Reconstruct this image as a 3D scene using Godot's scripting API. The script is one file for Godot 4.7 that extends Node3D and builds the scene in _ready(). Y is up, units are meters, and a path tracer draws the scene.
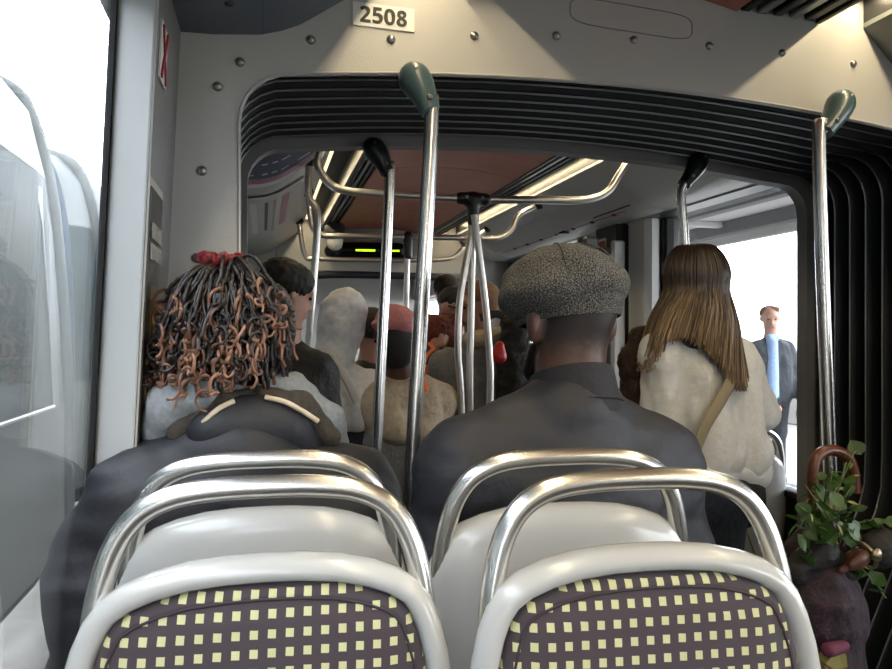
extends Node3D
# An articulated tram seen from a window seat: end wall, bellows and the next car.
# x runs across the car, y up, -z forward along the track. Units are metres.

var M := {}
var used := {}
var rng := RandomNumberGenerator.new()

# ------------------------------------------------------------------ naming
func numbered(called: String) -> String:
	if not used.has(called):
		used[called] = 0
		return called
	used[called] += 1
	return "%s_%03d" % [called, used[called]]

func thing(called: String, label: String, category: String, at := Vector3.ZERO, group := "") -> Node3D:
	var o := Node3D.new()
	o.name = numbered(called)
	add_child(o)
	o.position = at
	o.set_meta("label", label)
	o.set_meta("category", category)
	if group != "":
		o.set_meta("group", group)
	return o

func structure(called: String, mesh: Mesh, m: Material) -> MeshInstance3D:
	var o := MeshInstance3D.new()
	o.name = called
	o.mesh = mesh
	o.material_override = m
	o.set_meta("kind", "structure")
	add_child(o)
	return o

# a part whose mesh is written in room coordinates
func wpart(parent: Node3D, called: String, mesh: Mesh, m: Material) -> MeshInstance3D:
	var o := lpart(parent, called, mesh, m)
	var off := Vector3.ZERO
	var q: Node3D = parent
	while q != self and q != null:
		off += q.position
		q = q.get_parent() as Node3D
	o.position = -off
	return o

# a part whose mesh is written in its parent's coordinates
func lpart(parent: Node3D, called: String, mesh: Mesh, m: Material, xf := Transform3D.IDENTITY) -> MeshInstance3D:
	var o := MeshInstance3D.new()
	o.name = called
	o.mesh = mesh
	o.material_override = m
	o.transform = xf
	parent.add_child(o, true)
	return o

# ------------------------------------------------------------------ meshes
func commit(v: PackedVector3Array, idx: PackedInt32Array, uv := PackedVector2Array(), col := PackedColorArray()) -> ArrayMesh:
	var n := PackedVector3Array()
	n.resize(v.size())
	for i in range(0, idx.size(), 3):
		var a := idx[i]
		var b := idx[i + 1]
		var c := idx[i + 2]
		var fn := (v[c] - v[a]).cross(v[b] - v[a])
		n[a] += fn
		n[b] += fn
		n[c] += fn
	for i in n.size():
		n[i] = n[i].normalized() if n[i].length_squared() > 1e-20 else Vector3.UP
	var arr := []
	arr.resize(Mesh.ARRAY_MAX)
	arr[Mesh.ARRAY_VERTEX] = v
	arr[Mesh.ARRAY_NORMAL] = n
	arr[Mesh.ARRAY_INDEX] = idx
	if uv.size() == v.size():
		arr[Mesh.ARRAY_TEX_UV] = uv
	if col.size() == v.size():
		arr[Mesh.ARRAY_COLOR] = col
	var m := ArrayMesh.new()
	m.add_surface_from_arrays(Mesh.PRIMITIVE_TRIANGLES, arr)
	return m

# rows of equal length; closed joins last point of a row to its first; caps close first and last row
func grid(rows: Array, closed := false, caps := false, uvs := [], flip := false) -> ArrayMesh:
	var v := PackedVector3Array()
	var idx := PackedInt32Array()
	var uv := PackedVector2Array()
	var w: int = rows[0].size()
	for r in rows.size():
		for k in w:
			v.append(rows[r][k])
			if uvs.size() > 0:
				uv.append(uvs[r][k])
	var last := w if closed else w - 1
	for r in rows.size() - 1:
		for k in last:
			var a: int = r * w + k
			var b: int = r * w + (k + 1) % w
			var c: int = a + w
			var d: int = b + w
			if flip:
				idx.append_array([a, c, b, b, c, d])
			else:
				idx.append_array([a, b, c, b, d, c])
	if caps:
		for e in 2:
			var r: int = 0 if e == 0 else rows.size() - 1
			var mid := Vector3.ZERO
			for k in w:
				mid += rows[r][k]
			var base := v.size()
			v.append(mid / w)
			if uvs.size() > 0:
				uv.append(uvs[r][0])
			for k in w:
				v.append(rows[r][k])
				if uvs.size() > 0:
					uv.append(uvs[r][k])
			for k in w:
				var a2: int = base + 1 + k
				var b2: int = base + 1 + (k + 1) % w
				if (e == 0) != flip:
					idx.append_array([base, b2, a2])
				else:
					idx.append_array([base, a2, b2])
	return commit(v, idx, uv)

# flat-sided solid from a list of quads (each four corners)
func quads(list: Array) -> ArrayMesh:
	var v := PackedVector3Array()
	var idx := PackedInt32Array()
	for q in list:
		var b := v.size()
		for p in q:
			v.append(p)
		idx.append_array([b, b + 1, b + 2, b, b + 2, b + 3])
	return commit(v, idx)

# box between two corners with chamfered edges
func box(lo: Vector3, hi: Vector3, bev := 0.0) -> ArrayMesh:
	return blocks([[lo, hi]], bev)

func blocks(list: Array, bev := 0.0) -> ArrayMesh:
	var v := PackedVector3Array()
	var idx := PackedInt32Array()
	for bx in list:
		var lo := Vector3(minf(bx[0].x, bx[1].x), minf(bx[0].y, bx[1].y), minf(bx[0].z, bx[1].z))
		var hi := Vector3(maxf(bx[0].x, bx[1].x), maxf(bx[0].y, bx[1].y), maxf(bx[0].z, bx[1].z))
		var c := (lo + hi) / 2
		var h := (hi - lo) / 2
		var e: float = minf(bev, minf(h.x, minf(h.y, h.z)) * 0.9)
		# six faces
		for ax in 3:
			for s in [-1.0, 1.0]:
				var u := (ax + 1) % 3
				var w := (ax + 2) % 3
				var q := []
				for cc in [[-1, -1], [1, -1], [1, 1], [-1, 1]]:
					var p := Vector3.ZERO
					p[ax] = s * h[ax]
					p[u] = cc[0] * (h[u] - e)
					p[w] = cc[1] * (h[w] - e)
					q.append(c + p)
				_face(v, idx, q, c)
		if e > 0.0:
			for ax in 3:
				var u := (ax + 1) % 3
				var w := (ax + 2) % 3
				for su in [-1.0, 1.0]:
					for sw in [-1.0, 1.0]:
						var q := []
						for cc in [[-1, 0], [1, 0], [1, 1], [-1, 1]]:
							var p := Vector3.ZERO
							p[ax] = cc[0] * (h[ax] - e)
							p[u] = su * (h[u] if cc[1] == 0 else h[u] - e)
							p[w] = sw * (h[w] - e if cc[1] == 0 else h[w])
							q.append(c + p)
						_face(v, idx, q, c)
			for sx in [-1.0, 1.0]:
				for sy in [-1.0, 1.0]:
					for sz in [-1.0, 1.0]:
						var s3 := Vector3(sx, sy, sz)
						var q := [c + s3 * Vector3(h.x, h.y - e, h.z - e), c + s3 * Vector3(h.x - e, h.y, h.z - e), c + s3 * Vector3(h.x - e, h.y - e, h.z)]
						_face(v, idx, q, c)
	return commit(v, idx)

func _face(v: PackedVector3Array, idx: PackedInt32Array, q: Array, c: Vector3) -> void:
	var b := v.size()
	var fn: Vector3 = (q[2] - q[0]).cross(q[1] - q[0])
	if fn.dot(q[0] - c) < 0.0:
		q.reverse()
	for p in q:
		v.append(p)
	idx.append_array([b, b + 1, b + 2])
	if q.size() == 4:
		idx.append_array([b, b + 2, b + 3])

func smooth_path(pts: Array, per := 6) -> Array:
	var out := []
	for i in pts.size() - 1:
		var p0: Vector3 = pts[maxi(i - 1, 0)]
		var p1: Vector3 = pts[i]
		var p2: Vector3 = pts[i + 1]
		var p3: Vector3 = pts[mini(i + 2, pts.size() - 1)]
		for k in per:
			out.append(p1.cubic_interpolate(p2, p0, p3, float(k) / per))
	out.append(pts[pts.size() - 1])
	return out

# round or flattened tube along a path; r is a number or a list; cols an optional list of colours
func tube(pts: Array, r, sides := 10, closed := false, cols := [], flat := 1.0, upv := Vector3.ZERO) -> ArrayMesh:
	var v := PackedVector3Array()
	var idx := PackedInt32Array()
	var col := PackedColorArray()
	var n := pts.size()
	var t0: Vector3 = (pts[1] - pts[0]).normalized()
	var side := t0.cross(Vector3.UP if absf(t0.y) < 0.9 else Vector3.RIGHT).normalized()
	for i in n:
		var t: Vector3
		if closed:
			t = (pts[(i + 1) % n] - pts[(i + n - 1) % n]).normalized()
		else:
			t = (pts[mini(i + 1, n - 1)] - pts[maxi(i - 1, 0)]).normalized()
		if upv != Vector3.ZERO:
			side = t.cross(upv).normalized()
		else:
			side = (side - t * side.dot(t)).normalized()
		var up := side.cross(t).normalized()
		var rad: float = r[i] if r is Array else r
		for k in sides:
			var a := TAU * k / sides
			v.append(pts[i] + side * cos(a) * rad + up * sin(a) * rad * flat)
			if cols.size() > 0:
				col.append(cols[i])
	var lastr := n if closed else n - 1
	for i in lastr:
		for k in sides:
			var a: int = i * sides + k
			var b: int = i * sides + (k + 1) % sides
			var c: int = ((i + 1) % n) * sides + k
			var d: int = ((i + 1) % n) * sides + (k + 1) % sides
			idx.append_array([a, b, c, b, d, c])
	if not closed:
		for e in 2:
			var i: int = 0 if e == 0 else n - 1
			var b := v.size()
			v.append(pts[i])
			if cols.size() > 0:
				col.append(cols[i])
			for k in sides:
				v.append(v[i * sides + k])
				if cols.size() > 0:
					col.append(cols[i])
			for k in sides:
				if e == 0:
					idx.append_array([b, b + 1 + (k + 1) % sides, b + 1 + k])
				else:
					idx.append_array([b, b + 1 + k, b + 1 + (k + 1) % sides])
	return commit(v, idx, PackedVector2Array(), col)

# profile [radius, height] turned round the y axis at c
func lathe(c: Vector3, prof: Array, segs := 20) -> ArrayMesh:
	var rows := []
	for p in prof:
		var row := PackedVector3Array()
		for k in segs:
			var a := TAU * k / segs
			row.append(c + Vector3(cos(a) * p[0], p[1], sin(a) * p[0]))
		rows.append(row)
	return grid(rows, true, true, [], true)

func merge(list: Array) -> ArrayMesh:
	var st := SurfaceTool.new()
	st.begin(Mesh.PRIMITIVE_TRIANGLES)
	for m in list:
		st.append_from(m, 0, Transform3D.IDENTITY)
	return st.commit()

# prism: outline in a plane (points), pushed along a vector
func prism(outline: Array, push: Vector3) -> ArrayMesh:
	var v := PackedVector3Array()
	var idx := PackedInt32Array()
	var n := outline.size()
	var c := Vector3.ZERO
	for p in outline:
		c += p
	c = c / n + push / 2
	for i in n:
		_face(v, idx, [outline[i], outline[(i + 1) % n], outline[(i + 1) % n] + push, outline[i] + push], c)
	# caps by ear cutting in the outline's plane
	var nx := Vector3.ZERO
	for i in n:
		nx += (outline[i] - outline[0]).cross(outline[(i + 1) % n] - outline[0])
	nx = nx.normalized()
	var ux: Vector3 = (outline[1] - outline[0]).normalized()
	var uy := nx.cross(ux)
	var flat := PackedVector2Array()
	for p in outline:
		flat.append(Vector2((p - outline[0]).dot(ux), (p - outline[0]).dot(uy)))
	var tri := Geometry2D.triangulate_polygon(flat)
	for i in range(0, tri.size(), 3):
		_face(v, idx, [outline[tri[i]], outline[tri[i + 1]], outline[tri[i + 2]]], c)
		_face(v, idx, [outline[tri[i]] + push, outline[tri[i + 1]] + push, outline[tri[i + 2]] + push], c)
	return commit(v, idx)

# ------------------------------------------------------------------ smooth bodies: distance field + surface nets
# each piece: ["c", a, b, ra, rb] tapered capsule, ["e", centre, radii, basis] ellipsoid
func body(pieces: Array, cell: float, k: float, paint = null, wob := 0.0, wob_f := 8.0, wob_stretch := Vector3.ONE) -> ArrayMesh:
	var lo := Vector3.INF
	var hi := -Vector3.INF
	var bb := []
	for p in pieces:
		var l: Vector3
		var h: Vector3
		if p[0] == "c":
			var r := maxf(p[3], p[4]) * Vector3.ONE
			l = Vector3(minf(p[1].x, p[2].x), minf(p[1].y, p[2].y), minf(p[1].z, p[2].z)) - r
			h = Vector3(maxf(p[1].x, p[2].x), maxf(p[1].y, p[2].y), maxf(p[1].z, p[2].z)) + r
		else:
			var q: Basis = p[3]
			var e := Vector3(absf(q.x.x) * p[2].x + absf(q.y.x) * p[2].y + absf(q.z.x) * p[2].z, absf(q.x.y) * p[2].x + absf(q.y.y) * p[2].y + absf(q.z.y) * p[2].z, absf(q.x.z) * p[2].x + absf(q.y.z) * p[2].y + absf(q.z.z) * p[2].z)
			l = p[1] - e
			h = p[1] + e
		var g := (k * 0.5 + cell * 2.0) * Vector3.ONE
		bb.append([l - g, h + g])
		lo = Vector3(minf(lo.x, l.x - g.x), minf(lo.y, l.y - g.y), minf(lo.z, l.z - g.z))
		hi = Vector3(maxf(hi.x, h.x + g.x), maxf(hi.y, h.y + g.y), maxf(hi.z, h.z + g.z))
	var nx := int((hi.x - lo.x) / cell) + 2
	var ny := int((hi.y - lo.y) / cell) + 2
	var nz := int((hi.z - lo.z) / cell) + 2
	var f := PackedFloat32Array()
	f.resize(nx * ny * nz)
	f.fill(1.0)
	for pi in pieces.size():
		var p = pieces[pi]
		var i0 := maxi(0, int((bb[pi][0].x - lo.x) / cell))
		var i1 := mini(nx - 1, int((bb[pi][1].x - lo.x) / cell) + 1)
		var j0 := maxi(0, int((bb[pi][0].y - lo.y) / cell))
		var j1 := mini(ny - 1, int((bb[pi][1].y - lo.y) / cell) + 1)
		var k0 := maxi(0, int((bb[pi][0].z - lo.z) / cell))
		var k1 := mini(nz - 1, int((bb[pi][1].z - lo.z) / cell) + 1)
		var caps: bool = p[0] == "c"
		var a: Vector3 = p[1]
		var ab := Vector3.ZERO
		var inv := 0.0
		var ra := 0.0
		var dr := 0.0
		var q := Basis.IDENTITY
		var rr := Vector3.ONE
		var rm := 0.0
		if caps:
			ab = p[2] - p[1]
			inv = 1.0 / maxf(ab.length_squared(), 1e-9)
			ra = p[3]
			dr = p[4] - p[3]
		else:
			q = (p[3] as Basis).transposed()
			rr = Vector3(1.0 / p[2].x, 1.0 / p[2].y, 1.0 / p[2].z)
			rm = minf(p[2].x, minf(p[2].y, p[2].z))
		for zz in range(k0, k1 + 1):
			for yy in range(j0, j1 + 1):
				var at := (zz * ny + yy) * nx
				for xx in range(i0, i1 + 1):
					var w := Vector3(lo.x + xx * cell, lo.y + yy * cell, lo.z + zz * cell) - a
					var d: float
					if caps:
						var t := clampf(w.dot(ab) * inv, 0.0, 1.0)
						d = (w - ab * t).length() - ra - dr * t
					else:
						var e := (q * w) * rr
						var e1 := e.length()
						var e2 := (e * rr).length()
						d = e1 * (e1 - 1.0) / e2 if e2 > 1e-6 else -rm
					var o := f[at + xx]
					var hh := k - absf(o - d)
					if hh > 0.0:
						f[at + xx] = minf(o, d) - hh * hh / (4.0 * k)
					elif d < o:
						f[at + xx] = d
	# nets
	var vid := {}
	var v := PackedVector3Array()
	var idx := PackedInt32Array()
	var lim := cell * 1.9
	var sx := 1
	var sy := nx
	var sz := nx * ny
	var offs := [0, sx, sy, sx + sy, sz, sx + sz, sy + sz, sx + sy + sz]
	var offp := [Vector3(0, 0, 0), Vector3(1, 0, 0), Vector3(0, 1, 0), Vector3(1, 1, 0), Vector3(0, 0, 1), Vector3(1, 0, 1), Vector3(0, 1, 1), Vector3(1, 1, 1)]
	var edges := [[0, 1], [2, 3], [4, 5], [6, 7], [0, 2], [1, 3], [4, 6], [5, 7], [0, 4], [1, 5], [2, 6], [3, 7]]
	for zz in nz - 1:
		for yy in ny - 1:
			var at := (zz * ny + yy) * nx
			for xx in nx - 1:
				var o := at + xx
				if absf(f[o]) > lim:
					continue
				var mask := 0
				for c in 8:
					if f[o + offs[c]] < 0.0:
						mask |= 1 << c
				if mask == 0 or mask == 255:
					continue
				var sum := Vector3.ZERO
				var cnt := 0
				for e in edges:
					var fa: float = f[o + offs[e[0]]]
					var fb: float = f[o + offs[e[1]]]
					if (fa < 0.0) != (fb < 0.0):
						sum += offp[e[0]].lerp(offp[e[1]], fa / (fa - fb))
						cnt += 1
				vid[o] = v.size()
				v.append(lo + (Vector3(xx, yy, zz) + sum / cnt) * cell)
	for o in vid:
		var f0 := f[o]
		for ax in 3:
			var s1: int = [sx, sy, sz][ax]
			var f1 := f[o + s1]
			if (f0 < 0.0) == (f1 < 0.0):
				continue
			var su: int = [sy, sz, sx][ax]
			var sv: int = [sz, sx, sy][ax]
			if not (vid.has(o - su) and vid.has(o - sv) and vid.has(o - su - sv)):
				continue
			var q0: int = vid[o]
			var q1: int = vid[o - su]
			var q2: int = vid[o - su - sv]
			var q3: int = vid[o - sv]
			if f0 < 0.0:
				idx.append_array([q0, q2, q1, q0, q3, q2])
			else:
				idx.append_array([q0, q1, q2, q0, q2, q3])
	if wob > 0.0:
		var base := commit(v, idx)
		var nn: PackedVector3Array = base.surface_get_arrays(0)[Mesh.ARRAY_NORMAL]
		var fn := FastNoiseLite.new()
		fn.seed = 11
		fn.frequency = 1.0
		fn.fractal_octaves = 2
		for i in v.size():
			v[i] += nn[i] * fn.get_noise_3dv(v[i] * wob_f * wob_stretch) * wob
	var col := PackedColorArray()
	if paint != null:
		for p in v:
			col.append(paint.call(p))
	return commit(v, idx, PackedVector2Array(), col)

func E(c: Vector3, r: Vector3, b := Basis.IDENTITY) -> Array:
	return ["e", c, r, b]

func C(a: Vector3, b: Vector3, ra: float, rb: float) -> Array:
	return ["c", a, b, ra, rb]

# skin pieces of a head; b.z points out of the face, b.y up; s scales an adult head
func head_pieces(c: Vector3, b: Basis, s := 1.0) -> Array:
	var p := func(x: float, y: float, z: float) -> Vector3: return c + b * (Vector3(x, y, z) * s)
	return [
		E(p.call(0, 0.02, -0.012), Vector3(0.073, 0.09, 0.09) * s, b),
		E(p.call(0, -0.045, 0.03), Vector3(0.056, 0.068, 0.06) * s, b),
		C(p.call(0, 0.01, 0.083), p.call(0, -0.026, 0.1), 0.009 * s, 0.014 * s),
		C(p.call(-0.018, -0.062, 0.083), p.call(0.018, -0.062, 0.083), 0.009 * s, 0.009 * s),
		C(p.call(-0.04, 0.024, 0.072), p.call(0.04, 0.024, 0.072), 0.012 * s, 0.012 * s),
		E(p.call(0, -0.1, 0.062), Vector3(0.022, 0.016, 0.018) * s, b),
		E(p.call(-0.076, -0.008, -0.008), Vector3(0.01, 0.031, 0.019) * s, b * Basis(Vector3.UP, 0.35)),
		E(p.call(0.076, -0.008, -0.008), Vector3(0.01, 0.031, 0.019) * s, b * Basis(Vector3.UP, -0.35)),
	]

func face_parts(parent: Node3D, c: Vector3, b: Basis, s := 1.0) -> void:
	for x in [-0.031, 0.031]:
		wpart(parent, "eye", body([E(c + b * (Vector3(x, 0.004, 0.079) * s), Vector3(0.013, 0.007, 0.007) * s, b)], 0.004 * s, 0.002), M.eye)
	wpart(parent, "mouth", body([C(c + b * (Vector3(-0.02, -0.063, 0.09) * s), c + b * (Vector3(0.02, -0.063, 0.09) * s), 0.005 * s, 0.005 * s)], 0.004 * s, 0.002), M.lips)

# a hand from the wrist: d along the fingers, n out of the palm, t towards the thumb
func hand_pieces(w: Vector3, d: Vector3, n: Vector3, t: Vector3, curl := 0.5, s := 1.0) -> Array:
	var out := []
	out.append(C(w, w + d * 0.05 * s, 0.024 * s, 0.028 * s))
	for i in 4:
		var x := (1.5 - i) * 0.02
		var root := w + d * 0.075 * s + t * x * s
		out.append(C(w + d * 0.03 * s + t * x * 0.7 * s, root, 0.014 * s, 0.0105 * s))
		var l: float = [0.04, 0.045, 0.042, 0.033][i] * s
		var p := root
		var ang := curl * 0.5
		for j in 3:
			var dir := (d * cos(ang) + n * sin(ang)).normalized()
			var e: Vector3 = p + dir * l * [1.0, 0.7, 0.55][j]
			out.append(C(p, e, (0.0098 - j * 0.0008) * s, (0.009 - j * 0.0008) * s))
			p = e
			ang += curl
	var tr := w + d * 0.03 * s + t * 0.024 * s
	var t1 := tr + (d * 0.6 + t * 0.7 + n * 0.25).normalized() * 0.038 * s
	var t2 := t1 + (d * 0.85 + t * 0.2 + n * 0.4).normalized() * 0.032 * s
	out.append(C(tr, t1, 0.015 * s, 0.0115 * s))
	out.append(C(t1, t2, 0.011 * s, 0.009 * s))
	return out

# ------------------------------------------------------------------ materials
func mat(called: String, c: Color, rough := 0.6, metal := 0.0) -> StandardMaterial3D:
	var m := StandardMaterial3D.new()
	m.resource_name = called
	m.albedo_color = c
	m.roughness = rough
	m.metallic = metal
	M[called] = m
	return m

func noise_image(size: int, seed_: int, freq: float, oct := 3) -> Image:
	var n := FastNoiseLite.new()
	n.seed = seed_
	n.frequency = freq
	n.fractal_octaves = oct
	var im := n.get_seamless_image(size, size)
	im.convert(Image.FORMAT_RGB8)
	return im

func normal_tex(size: int, seed_: int, freq: float, amount: float, oct := 3) -> ImageTexture:
	var im := noise_image(size, seed_, freq, oct)
	im.bump_map_to_normal_map(amount)
	return ImageTexture.create_from_image(im)

# soft ridged creases, as in cloth
func crease_tex(size: int, seed_: int, freq: float, amount: float) -> ImageTexture:
	var n := FastNoiseLite.new()
	n.seed = seed_
	n.frequency = freq
	n.fractal_type = FastNoiseLite.FRACTAL_RIDGED
	n.fractal_octaves = 3
	n.domain_warp_enabled = true
	n.domain_warp_amplitude = 18.0
	var im := n.get_seamless_image(size, size)
	im.convert(Image.FORMAT_RGB8)
	im.bump_map_to_normal_map(amount)
	return ImageTexture.create_from_image(im)

# colour texture from noise between two colours
func tone_tex(size: int, seed_: int, freq: float, a: Color, b: Color, oct := 3) -> ImageTexture:
	var im := noise_image(size, seed_, freq, oct)
	for y in size:
		for x in size:
			im.set_pixel(x, y, a.lerp(b, im.get_pixel(x, y).r))
	return ImageTexture.create_from_image(im)

func tri(m: StandardMaterial3D, scale_: float) -> void:
	m.uv1_triplanar = true
	m.uv1_world_triplanar = true
	m.uv1_scale = Vector3.ONE * scale_

func bumpy(m: StandardMaterial3D, tex: Texture2D, amount: float, scale_: float) -> void:
	m.normal_enabled = true
	m.normal_texture = tex
	m.normal_scale = amount
	tri(m, scale_)

func cloth(called: String, c: Color, rough: float, amount: float, scale_: float, spread := 0.12) -> StandardMaterial3D:
	var m := mat(called, Color.WHITE, rough)
	m.albedo_texture = tone_tex(128, called.hash() % 1000, 0.09, Color(c.r * (1 - spread), c.g * (1 - spread), c.b * (1 - spread)), Color(c.r * (1 + spread), c.g * (1 + spread), c.b * (1 + spread)), 4)
	bumpy(m, M_fold, amount, scale_)
	return m

var M_fold: Texture2D
var M_fine: Texture2D

func glow(called: String, c: Color, e: float) -> StandardMaterial3D:
	var m := mat(called, c)
	m.emission_enabled = true
	m.emission = c
	m.emission_energy_multiplier = e
	return m

func make_materials() -> void:
	M_fold = crease_tex(256, 5, 0.014, 9.0)
	M_fine = normal_tex(256, 8, 0.12, 3.0, 2)
	var m := mat("wall_paint", Color(0.68, 0.675, 0.66), 0.42)
	bumpy(m, M_fine, 0.12, 6.0)
	mat("wall_dark", Color(0.2, 0.205, 0.21), 0.5)
	mat("post_paint", Color(0.72, 0.725, 0.715), 0.4)
	mat("side_panel", Color(0.46, 0.46, 0.45), 0.45)
	mat("portal", Color(0.44, 0.445, 0.45), 0.55)
	mat("cove", Color(0.34, 0.37, 0.42), 0.4)
	mat("cove_grey", Color(0.42, 0.44, 0.43), 0.4)
	mat("metal_panel", Color(0.6, 0.6, 0.59), 0.35, 0.5)
	mat("cove_white", Color(0.82, 0.83, 0.83), 0.22)
	m = mat("red_ceiling", Color.WHITE, 0.5)
	m.albedo_texture = tone_tex(256, 3, 0.01, Color(0.62, 0.38, 0.32), Color(0.7, 0.44, 0.37), 4)
	tri(m, 1.2)
	mat("slat", Color(0.1, 0.105, 0.11), 0.4)
	mat("slat_edge", Color(0.55, 0.56, 0.57), 0.35, 0.8)
	m = mat("steel", Color(0.86, 0.855, 0.84), 0.27, 1.0)
	mat("steel_dull", Color(0.78, 0.77, 0.75), 0.33, 1.0)
	mat("screw", Color(0.55, 0.55, 0.54), 0.35, 0.9)
	m = mat("grip", Color(0.26, 0.335, 0.345), 0.3)
	mat("grip_dark", Color(0.06, 0.08, 0.09), 0.35)
	m = mat("shell", Color(0.71, 0.715, 0.71), 0.22)
	m.clearcoat_enabled = true
	m.clearcoat = 0.4
	m.clearcoat_roughness = 0.15
	mat("shell_dark", Color(0.3, 0.31, 0.32), 0.35)
	m = mat("rubber", Color(0.1, 0.118, 0.145), 0.55)
	bumpy(m, M_fine, 0.3, 10.0)
	mat("gasket", Color(0.02, 0.02, 0.022), 0.7)
	mat("strip", Color(0.6, 0.61, 0.62), 0.3, 0.9)
	mat("floor_vinyl", Color(0.2, 0.2, 0.21), 0.6)
	M.floor_vinyl.albedo_texture = tone_tex(128, 21, 0.2, Color(0.75, 0.75, 0.75), Color(1, 1, 1), 2)
	tri(M.floor_vinyl, 2.0)
	m = mat("glass", Color(0.86, 0.9, 0.9, 0.07), 0.02)
	m.transparency = BaseMaterial3D.TRANSPARENCY_ALPHA
	m = mat("clear_panel", Color(0.75, 0.78, 0.8, 0.3), 0.12)
	m.transparency = BaseMaterial3D.TRANSPARENCY_ALPHA
	glow("led_warm", Color(1.0, 0.92, 0.76), 1.1)
	glow("display_glow", Color(0.75, 1.0, 0.1), 1.6)
	mat("display_black", Color(0.03, 0.035, 0.045), 0.25)
	mat("white_plate", Color(0.85, 0.85, 0.83), 0.5)
	mat("ink", Color(0.02, 0.02, 0.02), 0.6)
	mat("red_ink", Color(0.55, 0.06, 0.1), 0.5)
	mat("poster_dark", Color(0.09, 0.085, 0.08), 0.3)
	mat("poster_frame", Color(0.66, 0.64, 0.6), 0.5)
	mat("poster_gold", Color(0.42, 0.33, 0.18), 0.4)
	mat("poster_pale", Color(0.5, 0.46, 0.38), 0.4)
	mat("map_blue", Color(0.2, 0.23, 0.34), 0.6)
	mat("map_white", Color(0.75, 0.75, 0.75), 0.4)
	mat("map_pink", Color(0.55, 0.3, 0.4), 0.4)
	mat("map_photo", Color(0.62, 0.61, 0.6), 0.35)
	mat("orange_lens", Color(0.8, 0.3, 0.08), 0.3)
	# fabric of the seats: yellow squares woven on aubergine
	var im := Image.create(256, 256, false, Image.FORMAT_RGB8)
	var wn := noise_image(256, 31, 0.22, 2)
	for y in 256:
		for x in 256:
			var g := wn.get_pixel(x, y).r
			var base := Color(0.2, 0.17, 0.195).lerp(Color(0.3, 0.265, 0.29), g)
			var cx := fmod(x + 0.5, 128.0) - 64.0
			var cy := fmod(y + 0.5, 128.0) - 64.0
			if absf(cx + 0.04 * cy) < 28.0 + g * 2.0 and absf(cy - 0.06 * cx) < 29.0 + g * 2.0:
				base = Color(0.72, 0.715, 0.53).lerp(Color(0.83, 0.825, 0.65), g)
			im.set_pixel(x, y, base)
	m = mat("fabric", Color.WHITE, 0.85)
	m.albedo_texture = ImageTexture.create_from_image(im)
	m.uv1_scale = Vector3(1.0 / 0.0405, 1.0 / 0.0415, 1)
	m.rim_enabled = true
	m.rim = 0.25
	mat("piping", Color(0.22, 0.18, 0.21), 0.8)
	# people
	mat("eye", Color(0.04, 0.03, 0.025), 0.2)
	mat("lips", Color(0.42, 0.2, 0.17), 0.5)
	mat("skin_light", Color(0.66, 0.49, 0.41), 0.5)
	mat("skin_pink", Color(0.56, 0.4, 0.34), 0.5)
	m = mat("skin_brown", Color.WHITE, 0.45)
	m.vertex_color_use_as_albedo = true
	mat("skin_woman", Color(0.3, 0.18, 0.135), 0.6)
	m = mat("vertex_hair", Color.WHITE, 0.38)
	m.vertex_color_use_as_albedo = true
	mat("scalp_dark", Color(0.04, 0.034, 0.034), 0.45)
	mat("hair_black", Color(0.05, 0.045, 0.045), 0.7)
	mat("hair_brown", Color(0.13, 0.09, 0.07), 0.8)
	mat("hair_red", Color(0.33, 0.13, 0.075), 0.85)
	mat("hair_sandy", Color(0.4, 0.29, 0.19), 0.8)
	m = cloth("puffer", Color(0.105, 0.11, 0.135), 0.6, 0.14, 3.2, 0.05)
	m = cloth("bomber", Color(0.125, 0.13, 0.16), 0.62, 0.16, 3.0, 0.05)
	cloth("rib_knit", Color(0.13, 0.13, 0.155), 0.8, 0.3, 5.0, 0.08)
	m = cloth("grey_fleece", Color(0.5, 0.515, 0.53), 0.9, 0.3, 7.0, 0.14)
	cloth("olive_lining", Color(0.23, 0.21, 0.18), 0.9, 0.5, 6.0, 0.3)
	mat("cream", Color(0.78, 0.72, 0.62), 0.7)
	mat("scrunchie", Color(0.42, 0.04, 0.09), 0.55)
	# tweed
	var tw := noise_image(256, 77, 0.3, 1)
	var tw2 := noise_image(256, 78, 0.012, 3)
	for y in 256:
		for x in 256:
			var g2 := clampf((tw.get_pixel(x, y).r - 0.5) * 3.2 + 0.5 + (tw2.get_pixel(x, y).r - 0.5) * 0.35, 0.0, 1.0)
			tw.set_pixel(x, y, Color(0.07, 0.07, 0.07).lerp(Color(0.52, 0.52, 0.515), g2 * g2))
	m = mat("tweed", Color.WHITE, 0.95)
	m.albedo_texture = ImageTexture.create_from_image(tw)
	bumpy(m, M_fine, 0.5, 4.2)
	cloth("white_denim", Color(0.85, 0.85, 0.84), 0.85, 0.35, 3.5, 0.04)
	cloth("jersey_grey", Color(0.8, 0.795, 0.785), 0.9, 0.2, 3.0, 0.08)
	cloth("beige_wool", Color(0.64, 0.59, 0.52), 0.9, 0.6, 3.0, 0.1)
	cloth("steel_grey_coat", Color(0.4, 0.4, 0.4), 0.85, 0.6, 3.0, 0.12)
	cloth("black_cloth", Color(0.035, 0.036, 0.04), 0.7, 0.6, 3.0, 0.3)
	cloth("jeans", Color(0.07, 0.1, 0.15), 0.85, 0.5, 4.0, 0.25)
	cloth("pink_cotton", Color(0.68, 0.44, 0.44), 0.85, 0.5, 6.0, 0.1)
	cloth("navy_coat", Color(0.12, 0.14, 0.17), 0.8, 0.5, 3.0, 0.15)
	cloth("pale_blue_shirt", Color(0.55, 0.65, 0.82), 0.8, 0.4, 3.0, 0.08)
	mat("strap_pale", Color(0.72, 0.7, 0.66), 0.7)
	mat("strap_beige", Color(0.6, 0.55, 0.44), 0.8)
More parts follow.
